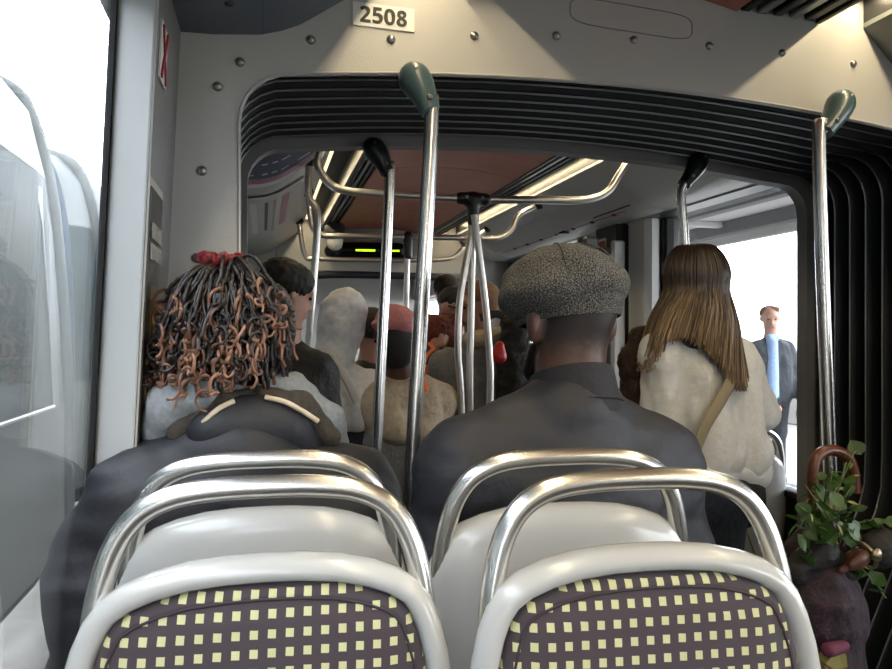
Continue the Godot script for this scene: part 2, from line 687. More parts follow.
	mat("orange_cloth", Color(0.8, 0.36, 0.06), 0.7)
	mat("red_pouch", Color(0.6, 0.05, 0.05), 0.4)
	var lp := tone_tex(256, 91, 0.06, Color(0.04, 0.03, 0.025), Color(0.36, 0.24, 0.14), 2)
	m = mat("animal_print", Color.WHITE, 0.8)
	m.albedo_texture = lp
	tri(m, 5.0)
	var pm := noise_image(256, 55, 0.035, 4)
	for y in 256:
		for x in 256:
			var g3 := absf(pm.get_pixel(x, y).r - 0.5) * 2.0
			pm.set_pixel(x, y, Color(0.2, 0.06, 0.155).lerp(Color(0.018, 0.014, 0.02), smoothstep(0.08, 0.3, g3)))
	m = mat("purple_print", Color.WHITE, 0.8)
	m.albedo_texture = ImageTexture.create_from_image(pm)
	bumpy(m, M_fold, 0.6, 4.0)
	mat("pink_edge", Color(0.32, 0.09, 0.2), 0.8)
	mat("yellow_paper", Color(0.42, 0.39, 0.18), 0.9)
	mat("cane_wood", Color(0.33, 0.17, 0.085), 0.35)
	for i in 4:
		m = mat("leaf_%d" % i, [Color(0.12, 0.22, 0.07), Color(0.17, 0.29, 0.09), Color(0.2, 0.3, 0.12), Color(0.5, 0.5, 0.3)][i], 0.5)
		m.backlight_enabled = true
		m.backlight = Color(0.15, 0.25, 0.06)
	mat("plant_stem", Color(0.34, 0.38, 0.2), 0.6)
	mat("watch", Color(0.55, 0.5, 0.42), 0.3, 0.8)
	# outside
	m = mat("paving", Color(0.7, 0.7, 0.7), 0.9)
	m.albedo_texture = tone_tex(256, 61, 0.03, Color(0.62, 0.6, 0.57), Color(0.72, 0.7, 0.67), 4)
	tri(m, 0.7)
	mat("tram_silver", Color(0.32, 0.33, 0.325), 0.5, 0.0)
	mat("tram_white", Color(0.4, 0.41, 0.41), 0.35)
	mat("tram_glass", Color(0.1, 0.15, 0.155), 0.4)
	mat("tram_dark", Color(0.1, 0.1, 0.1), 0.7)
	mat("tram_nose", Color(0.16, 0.2, 0.25), 0.3, 0.0)
	for k in ["tram_silver", "tram_white", "tram_glass", "tram_dark", "tram_nose"]:
		M[k].metallic_specular = 0.15
	mat("concrete", Color(0.45, 0.44, 0.42), 0.9)
	mat("canopy", Color(0.78, 0.78, 0.78), 0.6)
	mat("canopy_beam", Color(0.35, 0.36, 0.37), 0.6)
	mat("facade", Color(0.36, 0.33, 0.29), 0.9)
	mat("roof_slate", Color(0.36, 0.38, 0.4), 0.8)

func _ready() -> void:
	rng.seed = 7
	# ---------------------------------------------------------------- camera, sky, lights, exposure
	var cam := Camera3D.new()
	cam.name = "camera"
	add_child(cam)
	cam.position = Vector3(0, 1.4, 0)
	cam.rotation_degrees = Vector3(0, -15.3, 0)
	cam.fov = 53.05
	cam.near = 0.02
	cam.far = 200.0
	cam.current = true
	var env := Environment.new()
	env.background_mode = Environment.BG_SKY
	var sm := ProceduralSkyMaterial.new()
	sm.sky_top_color = Color(0.92, 0.955, 1.0)
	sm.sky_horizon_color = Color(0.95, 0.975, 1.0)
	sm.ground_horizon_color = Color(0.7, 0.7, 0.69)
	sm.ground_bottom_color = Color(0.5, 0.5, 0.49)
	sm.sun_angle_max = 0.0
	var sky := Sky.new()
	sky.sky_material = sm
	env.sky = sky
	env.background_energy_multiplier = 10.0
	env.tonemap_mode = Environment.TONE_MAPPER_LINEAR
	env.tonemap_exposure = 1.32
	env.sdfgi_enabled = true
	env.ssao_enabled = true
	env.ssil_enabled = true
	var we := WorldEnvironment.new()
	we.name = "sky"
	we.environment = env
	add_child(we)
	make_materials()
	build_shell()
	build_ceilings()
	build_gangway()
	build_far_car()
	build_outside()
	build_poles()
	build_seats()
	build_signs()
	person_braids()
	person_cap()
	person_long_hair()
	standing_people()
	build_bag()
	person_outside()

# ------------------------------------------------------------------ the car
func lean(y: float) -> float:
	return 0.047 * (y - 1.17)

func build_shell() -> void:
	structure("floor", blocks([[Vector3(-0.4, -0.12, 3.1), Vector3(2.4, 0.0, -9.6)]]), M.floor_vinyl)
	structure("roof_outer", blocks([[Vector3(-0.4, 2.44, 3.1), Vector3(2.4, 2.5, -9.6)]]), M.cove_grey)
	structure("wall_back", blocks([[Vector3(-0.4, 0, 3.0), Vector3(2.4, 2.44, 3.06)]]), M.wall_paint)
	# left side wall of this car: sill panel, header, posts
	var wl := structure("wall_left", blocks([[Vector3(-0.33, 0, 3.0), Vector3(-0.28, 0.8, -1.5)], [Vector3(-0.3, 2.03, 3.0), Vector3(-0.22, 2.44, -1.5)], [Vector3(-0.33, 0.8, 3.0), Vector3(-0.26, 2.03, 2.8)]], 0.006), M.side_panel)
	# window post with its pale face, and the panel that runs from it to the end wall
	var y0 := 0.0
	var y1 := 2.06
	var ring := func(y: float) -> Array:
		var l := lean(y)
		return [Vector3(-0.28 + l, y, -1.262), Vector3(-0.207 + l, y, -1.202), Vector3(-0.2, y, -1.5) + Vector3(l - 0.006, 0, 0), Vector3(-0.29 + l, y, -1.5), Vector3(-0.29 + l, y, -1.262)]
	var a: Array = ring.call(y0)
	var b: Array = ring.call(y1)
	var p := []
	for i in 5:
		var j := (i + 1) % 5
		if i != 0:
			p.append([a[i], b[i], b[j], a[j]])
	wpart(wl, "side_panel", quads(p), M.side_panel)
	var edge := [Vector3(0.004, 0, 0.004), Vector3(0.003, 0, -0.004)]
	wpart(wl, "pale_post", quads([[a[0], b[0], b[1] + Vector3(-0.004, 0, -0.003), a[1] + Vector3(-0.004, 0, -0.003)], [a[1] + Vector3(-0.004, 0, -0.003), b[1] + Vector3(-0.004, 0, -0.003), b[1] + edge[1], a[1] + edge[1]]]), M.post_paint)
	# window pane and its rubber gasket
	var g := []
	for y in [0.8, 2.03]:
		for z in [2.8, -1.262]:
			g.append(Vector3(-0.283 + lean(y), y, z))
	var win := structure("window_1", prism([g[0], g[1], g[3], g[2]], Vector3(-0.006, 0, 0)), M.glass)
	var gl := Vector3(0.006, 0, 0)
	wpart(win, "gasket", prism([g[1] + gl, g[3] + gl, g[3] + gl + Vector3(0, 0, 0.016), g[1] + gl + Vector3(0, 0, 0.016)], Vector3(-0.009, 0, 0)), M.gasket)
	wpart(win, "gasket", prism([g[0] + gl, g[1] + gl, g[1] + gl + Vector3(0, 0.03, 0), g[0] + gl + Vector3(0, 0.03, 0)], Vector3(-0.02, 0, 0)), M.gasket)
	# right side wall, out of the picture, with its window
	structure("wall_right", blocks([[Vector3(2.1, 0, 3.0), Vector3(2.18, 0.8, -1.5)], [Vector3(2.1, 2.03, 3.0), Vector3(2.18, 2.44, -1.5)], [Vector3(2.1, 0.8, 3.0), Vector3(2.18, 2.03, 2.8)], [Vector3(2.1, 0.8, -1.2), Vector3(2.18, 2.03, -1.5)], [Vector3(2.1, 0.8, 0.1), Vector3(2.18, 2.03, -0.05)]], 0.006), M.side_panel)
	structure("window_3", blocks([[Vector3(2.14, 0.8, 2.8), Vector3(2.146, 2.03, -1.2)]]), M.glass)
	# raised step under the seats
	structure("seat_podium", blocks([[Vector3(-0.28, 0, -0.45), Vector3(0.74, 0.2, -1.38)]], 0.01), M.floor_vinyl)

func portal_outline(off: float, chamfer := false) -> Array:
	var l := -0.045 - off
	var r := 2.0 + off
	var rad := 0.11 + off
	var top := func(x: float) -> float: return 2.022 - 0.07 * (x - 0.96) * (x - 0.96) + off
	var half := []
	if chamfer:
		half.append(Vector2(l + 0.42, 0.05))
		half.append(Vector2(l + 0.2, 0.47))
		half.append(Vector2(l + 0.03, 0.8))
		half.append(Vector2(l + 0.005, 0.88))
	else:
		for y in [0.0, 0.3, 0.6]:
			half.append(Vector2(l, y))
	for y in [1.0, 1.2, 1.4, 1.6, 1.75]:
		half.append(Vector2(l, y))
	var yc: float = top.call(l + rad) - rad
	for i in 7:
		var a := PI - PI / 2 * i / 6.0
		half.append(Vector2(l + rad + cos(a) * rad, yc + sin(a) * rad))
	var out := half.duplicate()
	for i in range(1, 16):
		var x := lerpf(l + rad, r - rad, i / 16.0)
		out.append(Vector2(x, top.call(x)))
	half.reverse()
	for p in half:
		out.append(Vector2(l + r - p.x, p.y))
	return out

# flat plate with the portal cut out of it, from z0 to z1
func portal_plate(z0: float, z1: float, xl: float, xr: float, yt: float) -> ArrayMesh:
	var inner := portal_outline(0.0)
	var outer := []
	var n := inner.size()
	for i in n:
		var p: Vector2 = inner[i]
		if p.y < 1.84 and p.x < 0.0:
			outer.append(Vector2(xl, p.y * yt / 1.84))
		elif p.y < 1.84 and p.x > 1.9:
			outer.append(Vector2(xr, p.y * yt / 1.84))
		else:
			outer.append(Vector2(clampf(xl + (p.x + 0.045) / 2.015 * (xr - xl), xl, xr), yt))
	var parts := []
	for e in [[outer, z0, inner, z0], [inner, z0, inner, z1], [inner, z1, outer, z1], [outer, z1, outer, z0]]:
		var r1 := PackedVector3Array()
		var r2 := PackedVector3Array()
		for i in n:
			r1.append(Vector3(e[0][i].x, e[0][i].y, e[1]))
			r2.append(Vector3(e[2][i].x, e[2][i].y, e[3]))
		parts.append(grid([r1, r2], false, false, [], true))
	return merge(parts)

func build_gangway() -> void:
	var w := structure("wall_front", portal_plate(-1.5, -1.508, -0.27, 2.2, 2.44), M.wall_paint)
	var bolt := lathe(Vector3.ZERO, [[0.0105, 0.0], [0.0105, 0.002], [0.009, 0.005], [0.005, 0.0075], [0.0, 0.008]], 12)
	for p in [Vector3(0.281, 2.069, -1.5), Vector3(0.102, 2.048, -1.5), Vector3(-0.047, 1.983, -1.5), Vector3(-0.092, 1.926, -1.5), Vector3(-0.124, 1.745, -1.5), Vector3(-0.134, 1.561, -1.5), Vector3(0.479, 2.101, -1.5), Vector3(0.688, 2.125, -1.5), Vector3(0.9, 2.14, -1.5), Vector3(1.119, 2.15, -1.5), Vector3(1.347, 2.157, -1.5), Vector3(1.585, 2.153, -1.5), Vector3(1.83, 2.12, -1.5), Vector3(1.97, 2.06, -1.5), Vector3(2.04, 1.92, -1.5), Vector3(2.05, 1.7, -1.5)]:
		lpart(w, "bolt", bolt, M.screw, Transform3D(Basis(Vector3.RIGHT, PI / 2), p))
	# access hatch: a thin groove round a rounded plate
	var hc := (Vector3(0.725, 2.21, -1.5) + Vector3(1.068, 2.175, -1.5)) / 2
	var loop := []
	for i in 40:
		var a := TAU * i / 40
		var sx := signf(cos(a)) * pow(absf(cos(a)), 0.35)
		var sy := signf(sin(a)) * pow(absf(sin(a)), 0.55)
		loop.append(hc + Vector3(sx * 0.172, sy * 0.033 - sx * 0.004, 0.0))
	wpart(w, "hatch_seam", tube(loop, 0.0016, 6, true), M.side_panel)
	# trim bead round the opening
	var bead := []
	for q in portal_outline(0.004):
		bead.append(Vector3(q.x, q.y, -1.499))
	wpart(w, "opening_bead", tube(bead, 0.003, 6), M.wall_paint)
	# bellows: folds one behind the other, each with a bright edge strip
	var bel := thing("gangway_bellows", "black rubber folded bellows lining the gangway between the two cars", "bellows", Vector3(0.96, 0, -1.54))
	var n := 9
	var z0 := -1.509
	var dz := 0.588 / n
	for i in n:
		var za := z0 - dz * i
		var rows := []
		for s in [[0.0, 0.125], [0.1, 0.09], [0.32, 0.05], [0.42, 0.034], [0.5, 0.03], [0.58, 0.034], [0.68, 0.05], [0.9, 0.09], [1.0, 0.125]]:
			var row := PackedVector3Array()
			for q in portal_outline(s[1], true):
				row.append(Vector3(q.x, q.y, za - dz * s[0]))
			rows.append(row)
		var f := wpart(bel, "fold", grid(rows), M.rubber)
		var line := []
		for q in portal_outline(0.0285, true):
			line.append(Vector3(q.x, q.y, za - dz * 0.5))
		wpart(f, "edge_strip", tube(line, 0.0028, 6), M.strip)
	wpart(bel, "outer_cover", grid([_ring(0.16, -1.509), _ring(0.16, -2.098)]), M.rubber)
	structure("wall_gangway", portal_plate(-2.1, -2.15, -0.36, 2.2, 2.44), M.portal)

func _ring(off: float, z: float) -> PackedVector3Array:
	var row := PackedVector3Array()
	for q in portal_outline(off):
		row.append(Vector3(q.x, q.y, z))
	return row

# the sloping ceiling edge (cove): s from the wall (0) to the lamp slot (1)
const COVE := [Vector2(-0.21, 2.032), Vector2(-0.1, 2.036), Vector2(-0.006, 2.046), Vector2(0.04, 2.06), Vector2(0.079, 2.078), Vector2(0.177, 2.146), Vector2(0.25, 2.212), Vector2(0.3, 2.257)]

func cove_pt(right: bool, s: float, z: float, off := 0.0) -> Vector3:
	var f := clampf(s, 0.0, 1.0) * (COVE.size() - 1)
	var i := mini(int(f), COVE.size() - 2)
	var p: Vector2 = COVE[i].lerp(COVE[i + 1], f - i)
	var d: Vector2 = (COVE[i + 1] - COVE[i]).normalized()
	p += Vector2(d.y, -d.x) * off
	return Vector3(1.92 - p.x if right else p.x, p.y, z)

func cove_patch(right: bool, s0: float, s1: float, z0: float, z1: float, off: float) -> ArrayMesh:
	var r1 := PackedVector3Array()
	var r2 := PackedVector3Array()
	for i in 11:
		var s := lerpf(s0, s1, i / 10.0)
		r1.append(cove_pt(right, s, z0, off))
		r2.append(cove_pt(right, s, z1, off))
	var r3 := PackedVector3Array()
	var r4 := PackedVector3Array()
	for i in 11:
		var s := lerpf(s0, s1, i / 10.0)
		r3.append(cove_pt(right, s, z0, off - 0.002))
		r4.append(cove_pt(right, s, z1, off - 0.002))
	return merge([grid([r1, r2], false, false, [], right), grid([r3, r4], false, false, [], not right)])

func ceiling_run(called: String, z0: float, z1: float, red0: float, red1: float, cove_m: Array, panels: Array) -> void:
	# housing above everything
	var c := structure(called, blocks([[Vector3(-0.36, 2.40, z0), Vector3(2.2, 2.44, z1)]]), M.slat)
	for side in 2:
		var right := side == 1
		var r1 := PackedVector3Array()
		var r2 := PackedVector3Array()
		for i in COVE.size():
			r1.append(cove_pt(right, float(i) / (COVE.size() - 1), z0))
			r2.append(cove_pt(right, float(i) / (COVE.size() - 1), z1))
		var x := 1.62 if right else 0.3
		var dx := 0.012 if right else -0.012
		wpart(c, "cove_panel", merge([grid([r1, r2], false, false, [], right), blocks([[Vector3(x, 2.257, z0), Vector3(x + dx, 2.27, z1)]])]), cove_m[side])
		wpart(c, "slot_side", blocks([[Vector3(x, 2.27, z0), Vector3(x + dx, 2.40, z1)]]), M.slat)
		# lamp housing and lamp
		var lx := 1.575 if right else 0.345
		wpart(c, "lamp_housing", blocks([[Vector3(1.46 if right else 0.3, 2.355, z0), Vector3(1.62 if right else 0.46, 2.4, z1)]]), M.slat)
		wpart(c, "light_strip", blocks([[Vector3(lx - 0.008, 2.338, z0 - 0.02), Vector3(lx + 0.008, 2.355, z1 + 0.02)]], 0.003), M.led_warm)
		# grille slats between lamp slot and red panel
		var g0 := red1 + 0.006 if right else red0 - 0.006
		var g1 := 1.46 if right else 0.46
		var ns := 5 if absf(g1 - g0) > 0.2 else 3
		for i in ns:
			var xa := lerpf(g0, g1, (i + 0.12) / ns)
			var xb := lerpf(g0, g1, (i + 0.7) / ns)
			wpart(c, "grille_slat", blocks([[Vector3(xa, 2.252, z0), Vector3(xb, 2.275, z1)]], 0.004), M.slat_edge if i % 2 == 1 else M.slat)
		var xe := 1.462 if right else 0.458
		wpart(c, "slot_edge", blocks([[Vector3(xe - 0.008, 2.247, z0), Vector3(xe + 0.008, 2.36, z1)]], 0.003), M.slat)
	# arched red panels
	for p in panels:
		var r3 := PackedVector3Array()
		var r4 := PackedVector3Array()
		var r5 := PackedVector3Array()
		var r6 := PackedVector3Array()
		for i in 13:
			var x := lerpf(red0, red1, i / 12.0)
			var y := 2.25 + 0.055 * (1.0 - pow((x - 0.96) / ((red1 - red0) * 0.5), 2.0)) * (red1 - red0)
			r3.append(Vector3(x, y, p[0]))
			r4.append(Vector3(x, y, p[1]))
			r5.append(Vector3(x, y + 0.012, p[0]))
			r6.append(Vector3(x, y + 0.012, p[1]))
		wpart(c, "red_panel", merge([grid([r3, r4]), grid([r5, r6]), grid([r3, r5]), grid([r4, r6])]), M.red_ceiling)

func lamp_light(x: float, y: float, z0: float, z1: float, e: float) -> void:
	var l := AreaLight3D.new()
	l.name = "strip_light"
	l.area_size = Vector2(0.014, absf(z1 - z0))
	l.light_color = Color(1.0, 0.91, 0.74)
	l.light_energy = e
	l.shadow_enabled = true
	add_child(l, true)
	l.position = Vector3(x, y, (z0 + z1) / 2)
	l.rotation_degrees = Vector3(-90, 0, 0)

func build_ceilings() -> void:
	ceiling_run("ceiling", 3.0, -1.499, 0.72, 1.2, [M.cove, M.cove_grey], [[3.0, -0.3], [-0.306, -1.499]])
	ceiling_run("ceiling_next_car", -2.151, -5.59, 0.56, 1.34, [M.metal_panel, M.cove_white], [[-2.151, -3.45], [-3.458, -5.59]])
	for x in [0.345, 1.575]:
		lamp_light(x, 2.332, 2.9, -1.48, 2.1)
		lamp_light(x, 2.332, -2.2, -5.5, 0.75)
	# ceiling joints and fixings near the picture's top left: a joint line, two screws
	var c := get_node("ceiling")
	for s in [[0.2, -1.36], [0.56, -1.36], [0.2, -0.7], [0.56, -0.7]]:
		lpart(c, "screw", lathe(Vector3.ZERO, [[0.009, -0.003], [0.009, 0.002], [0.004, 0.004], [0.0, 0.004]], 10), M.slat, Transform3D(Basis(Vector3.RIGHT, PI), cove_pt(false, s[0], s[1], 0.0005)))
	wpart(c, "panel_joint", cove_patch(false, 0.30, 0.304, 1.4, -1.499, 0.001), M.slat)
	# square junction boxes that end the lamp slots at the wall
	wpart(c, "end_box", blocks([[Vector3(0.44, 2.2, -1.44), Vector3(0.62, 2.25, -1.499)]], 0.008), M.cove)
	wpart(c, "end_box", blocks([[Vector3(1.625, 2.25, -1.2), Vector3(1.9, 2.32, -1.43)]], 0.008), M.cove_grey)

# ------------------------------------------------------------------ next car
func build_far_car() -> void:
	# left side
	structure("wall_far_left", blocks([[Vector3(-0.36, 0, -2.15), Vector3(-0.2, 0.85, -5.6)], [Vector3(-0.36, 1.9, -2.15), Vector3(-0.2, 2.44, -5.6)], [Vector3(-0.36, 0.85, -2.15), Vector3(-0.2, 1.9, -2.5)], [Vector3(-0.36, 0.85, -3.6), Vector3(-0.2, 1.9, -3.75)], [Vector3(-0.36, 0.85, -5.2), Vector3(-0.2, 1.9, -5.6)]], 0.008), M.metal_panel)
	structure("window_4", blocks([[Vector3(-0.29, 0.85, -2.5), Vector3(-0.284, 1.9, -3.6)]]), M.glass)
	structure("window_5", blocks([[Vector3(-0.29, 0.85, -3.75), Vector3(-0.284, 1.9, -5.2)]]), M.glass)
	# right side: big window, pale pillar, door zone, further windows
	var wr := structure("wall_far_right", blocks([[Vector3(2.1, 0, -2.15), Vector3(2.2, 0.76, -3.2)], [Vector3(2.1, 2.03, -2.15), Vector3(2.2, 2.44, -5.6)], [Vector3(2.1, 0.0, -3.2), Vector3(2.2, 2.03, -3.7)], [Vector3(2.1, 0.0, -5.3), Vector3(2.2, 2.03, -5.6)], [Vector3(2.1, 0.0, -3.7), Vector3(2.2, 0.8, -5.3)], [Vector3(2.1, 0.8, -4.1), Vector3(2.2, 2.03, -4.25)]], 0.006), M.wall_dark)
	wpart(wr, "pale_pillar", blocks([[Vector3(2.0, 0.0, -3.2), Vector3(2.1, 2.06, -3.42)]], 0.03), M.post_paint)
	wpart(wr, "dark_pillar", blocks([[Vector3(1.96, 0.0, -3.44), Vector3(2.1, 2.06, -3.72)]], 0.02), M.wall_dark)
	wpart(wr, "sill_trim", blocks([[Vector3(2.06, 0.735, -2.16), Vector3(2.1, 0.765, -3.2)]], 0.006), M.gasket)
	var win := structure("window_2", blocks([[Vector3(2.14, 0.76, -2.16), Vector3(2.146, 2.03, -3.2)]]), M.glass)
	wpart(win, "gasket", blocks([[Vector3(2.1, 0.76, -2.152), Vector3(2.15, 2.03, -2.2)], [Vector3(2.1, 0.76, -3.17), Vector3(2.15, 2.03, -3.2)]], 0.004), M.gasket)
	structure("window_6", blocks([[Vector3(2.14, 0.8, -3.7), Vector3(2.146, 2.03, -4.1)]]), M.glass)
	structure("window_7", blocks([[Vector3(2.14, 0.8, -4.25), Vector3(2.146, 2.03, -5.3)]]), M.glass)
	# draught screen: pale upright board by the door with a black button post
	var sc := thing("door_screen", "white upright door screen behind the tweed cap's right side", "screen", Vector3(1.75, 0, -3.35))
	wpart(sc, "board", blocks([[Vector3(1.88, 1.926, -3.35), Vector3(1.96, 0.1, -3.39)]], 0.012), M.post_paint)
	wpart(sc, "button_post", blocks([[Vector3(1.794, 1.943, -3.34), Vector3(1.70, 1.2, -3.38)]], 0.02), M.wall_dark)
	wpart(sc, "button", lathe(Vector3.ZERO, [[0.03, 0.0], [0.03, 0.006], [0.02, 0.01], [0.0, 0.01]], 14), M.gasket) .transform = Transform3D(Basis(Vector3.RIGHT, PI / 2), Vector3(1.828, 1.856, -3.335) - Vector3(1.75, 0, -3.35))
	# end of the next car with the opening to the third
	var bw := structure("wall_bulkhead", blocks([[Vector3(-0.36, 0, -5.6), Vector3(0.1, 2.44, -5.65)], [Vector3(1.82, 0, -5.6), Vector3(2.2, 2.44, -5.65)], [Vector3(0.1, 1.92, -5.6), Vector3(1.82, 2.44, -5.65)]], 0.01), M.wall_paint)
	var arch := []
	for i in 13:
		var x := lerpf(0.1, 1.82, i / 12.0)
		arch.append(Vector3(x, 1.9 - 0.1 * pow((x - 0.96) / 0.86, 4.0), -5.6))
	wpart(bw, "arch_seal", tube(arch, 0.03, 8), M.rubber)
	structure("wall_third_car", blocks([[Vector3(-0.36, 0, -5.65), Vector3(-0.2, 0.9, -9.6)], [Vector3(-0.36, 1.9, -5.65), Vector3(-0.2, 2.44, -9.6)], [Vector3(-0.36, 0.9, -5.65), Vector3(-0.2, 1.9, -6.6)], [Vector3(2.1, 0, -5.65), Vector3(2.2, 0.9, -9.6)], [Vector3(2.1, 1.9, -5.65), Vector3(2.2, 2.44, -9.6)], [Vector3(2.1, 0.9, -5.65), Vector3(2.2, 1.9, -6.6)], [Vector3(-0.36, 0, -9.5), Vector3(2.2, 2.44, -9.6)]], 0.01), M.wall_paint)
	structure("ceiling_third_car", blocks([[Vector3(-0.3, 2.2, -5.66), Vector3(2.15, 2.26, -9.5)]]), M.cove_grey)
	var tl := thing("ceiling_lamp", "warm light strip in the distant third car's ceiling", "lamp", Vector3(1.2, 2.18, -6.4))
	lpart(tl, "diffuser", blocks([[Vector3(-0.05, 0, 0.5), Vector3(0.05, 0.02, -1.5)]], 0.005), M.led_warm)
	lamp_light(1.2, 2.17, -6.0, -7.8, 0.4)
	# display box and dome camera
	var d := thing("passenger_display", "black rounded display with yellow-green lit characters above the far passage", "display", Vector3(0.821, 2.096, -5.5))
	var dl := Vector3(0.535, 2.079, -5.5)
	var dr := Vector3(1.166, 2.091, -5.5)
	wpart(d, "housing", body([C(dl, dr, 0.055, 0.055), C(dl + Vector3(0.08, 0.01, 0.02), dr + Vector3(-0.08, 0.01, 0.02), 0.062, 0.062)], 0.016, 0.03), M.display_black)
	for q in [[359, 7.0], [367, 5.0], [372, 1.5], [391, 2.0], [395, 3.0]]:
		var at := PXD(q[0])
		wpart(d, "lit_character", blocks([[at + Vector3(-0.006 * q[1], -0.008, 0.0), at + Vector3(0.006 * q[1], 0.012, 0.006)]]), M.display_glow)
	var cam := thing("dome_camera", "small white dome camera hanging left of the black display", "camera", Vector3(0.537, 2.104, -5.2))
	lpart(cam, "dome", body([E(Vector3.ZERO, Vector3(0.06, 0.06, 0.06)), E(Vector3(0, 0.03, 0), Vector3(0.065, 0.03, 0.065))], 0.01, 0.01), M.white_plate)
	lpart(cam, "mount", lathe(Vector3.ZERO, [[0.07, 0.03], [0.08, 0.06], [0.08, 0.12], [0.04, 0.2]], 14), M.wall_dark)
	# maps and notices on the sloping panels
	var mp := thing("line_map", "dark blue route map with white dashes on the left sloping panel", "map", cove_pt(false, 0.2, -2.6))
	wpart(mp, "sheet", cove_patch(false, 0.14, 0.8, -2.2, -3.02, 0.006), M.map_blue)
	for i in 4:
		for k in 5:
			wpart(mp, "dash", cove_patch(false, 0.17 + 0.12 * k, 0.24 + 0.12 * k, -2.3 - 0.16 * i, -2.315 - 0.16 * i, 0.008), M.map_white)
	wpart(mp, "pink_band", cove_patch(false, 0.14, 0.8, -2.86, -2.94, 0.008), M.map_pink)
	wpart(mp, "white_band", cove_patch(false, 0.14, 0.8, -2.95, -3.02, 0.008), M.map_white)
	var ad := thing("advert_poster", "pale see-through advert sheet beyond the blue route map", "poster", cove_pt(false, 0.2, -3.9))
	wpart(ad, "sheet", cove_patch(false, 0.14, 0.74, -3.25, -4.6, 0.006), M.map_photo)
	for k in 4:
		wpart(ad, "figure_print", cove_patch(false, 0.2 + 0.13 * k, 0.25 + 0.13 * k, -3.4, -4.4 + 0.1 * (k % 2), 0.008), [M.map_white, M.wall_dark, M.poster_pale, M.map_pink][k])
	var rm := thing("line_map", "white route map with red line on the right sloping panel", "map", cove_pt(true, 0.3, -3.8))
	wpart(rm, "sheet", cove_patch(true, 0.2, 0.72, -3.0, -5.2, 0.006), M.map_white)
	wpart(get_node("ceiling_next_car") as Node3D, "bright_trim", cove_patch(true, 0.03, 0.15, -2.3, -5.5, 0.006), M.strip)
	wpart(rm, "route_line", cove_patch(true, 0.46, 0.475, -3.2, -5.1, 0.008), M.red_ink)
	for k in 7:
		wpart(rm, "stop_mark", cove_patch(true, 0.43, 0.50, -3.3 - 0.25 * k, -3.34 - 0.25 * k, 0.0085), M.red_ink if k % 3 == 0 else M.ink)
	wpart(rm, "lettering_line", cove_patch(true, 0.56, 0.575, -3.1, -3.5, 0.0085), M.ink)
	for nt in [[3.56, 3.72, 1.68, 1.97, "white notice with a red heading on the dark pillar"], [4.12, 4.22, 1.6, 1.95, "narrow white notice with red heading on the farther pillar"]]:
		var x: float = 1.955 if nt[0] < 4.0 else 2.095
		var no := thing("notice", nt[4], "notice", Vector3(x, nt[2], -nt[0]))
		wpart(no, "sheet", blocks([[Vector3(x, nt[2], -nt[0]), Vector3(x - 0.006, nt[3], -nt[1])]]), M.map_white)
		wpart(no, "heading", blocks([[Vector3(x - 0.006, nt[3] - 0.07, -nt[0] - 0.01), Vector3(x - 0.009, nt[3] - 0.015, -nt[1] + 0.01)]]), M.red_ink)
		for k in 3:
			wpart(no, "text_line", blocks([[Vector3(x - 0.006, nt[3] - 0.1 - 0.025 * k, -nt[0] - 0.02), Vector3(x - 0.008, nt[3] - 0.092 - 0.025 * k, -nt[1] + 0.02 + 0.015 * k)]]), M.wall_dark)
	for q in [[Vector3(-0.195, 2.0, -3.0), "small orange warning lens on the left panel above the windows"], [Vector3(1.866, 2.071, -3.95), "small orange lamp lens above the door on the right"]]:
		var ol := thing("warning_lens", q[1], "lamp", q[0])
		lpart(ol, "lens", body([E(Vector3.ZERO, Vector3(0.014, 0.018, 0.03))], 0.006, 0.004), M.orange_lens)
		lpart(ol, "bezel", lathe(Vector3.ZERO, [[0.02, -0.026], [0.036, -0.024], [0.036, -0.016], [0.02, -0.012]], 12), M.slat)

func PXD(u: float) -> Vector3:
	# spots along the display's front, by how far along it they stand
	var l := Vector3(0.535, 2.079, -5.5)
	var r := Vector3(1.166, 2.091, -5.5)
	return l.lerp(r, (u - 331.0) / 76.0) + Vector3(0, 0, 0.075)

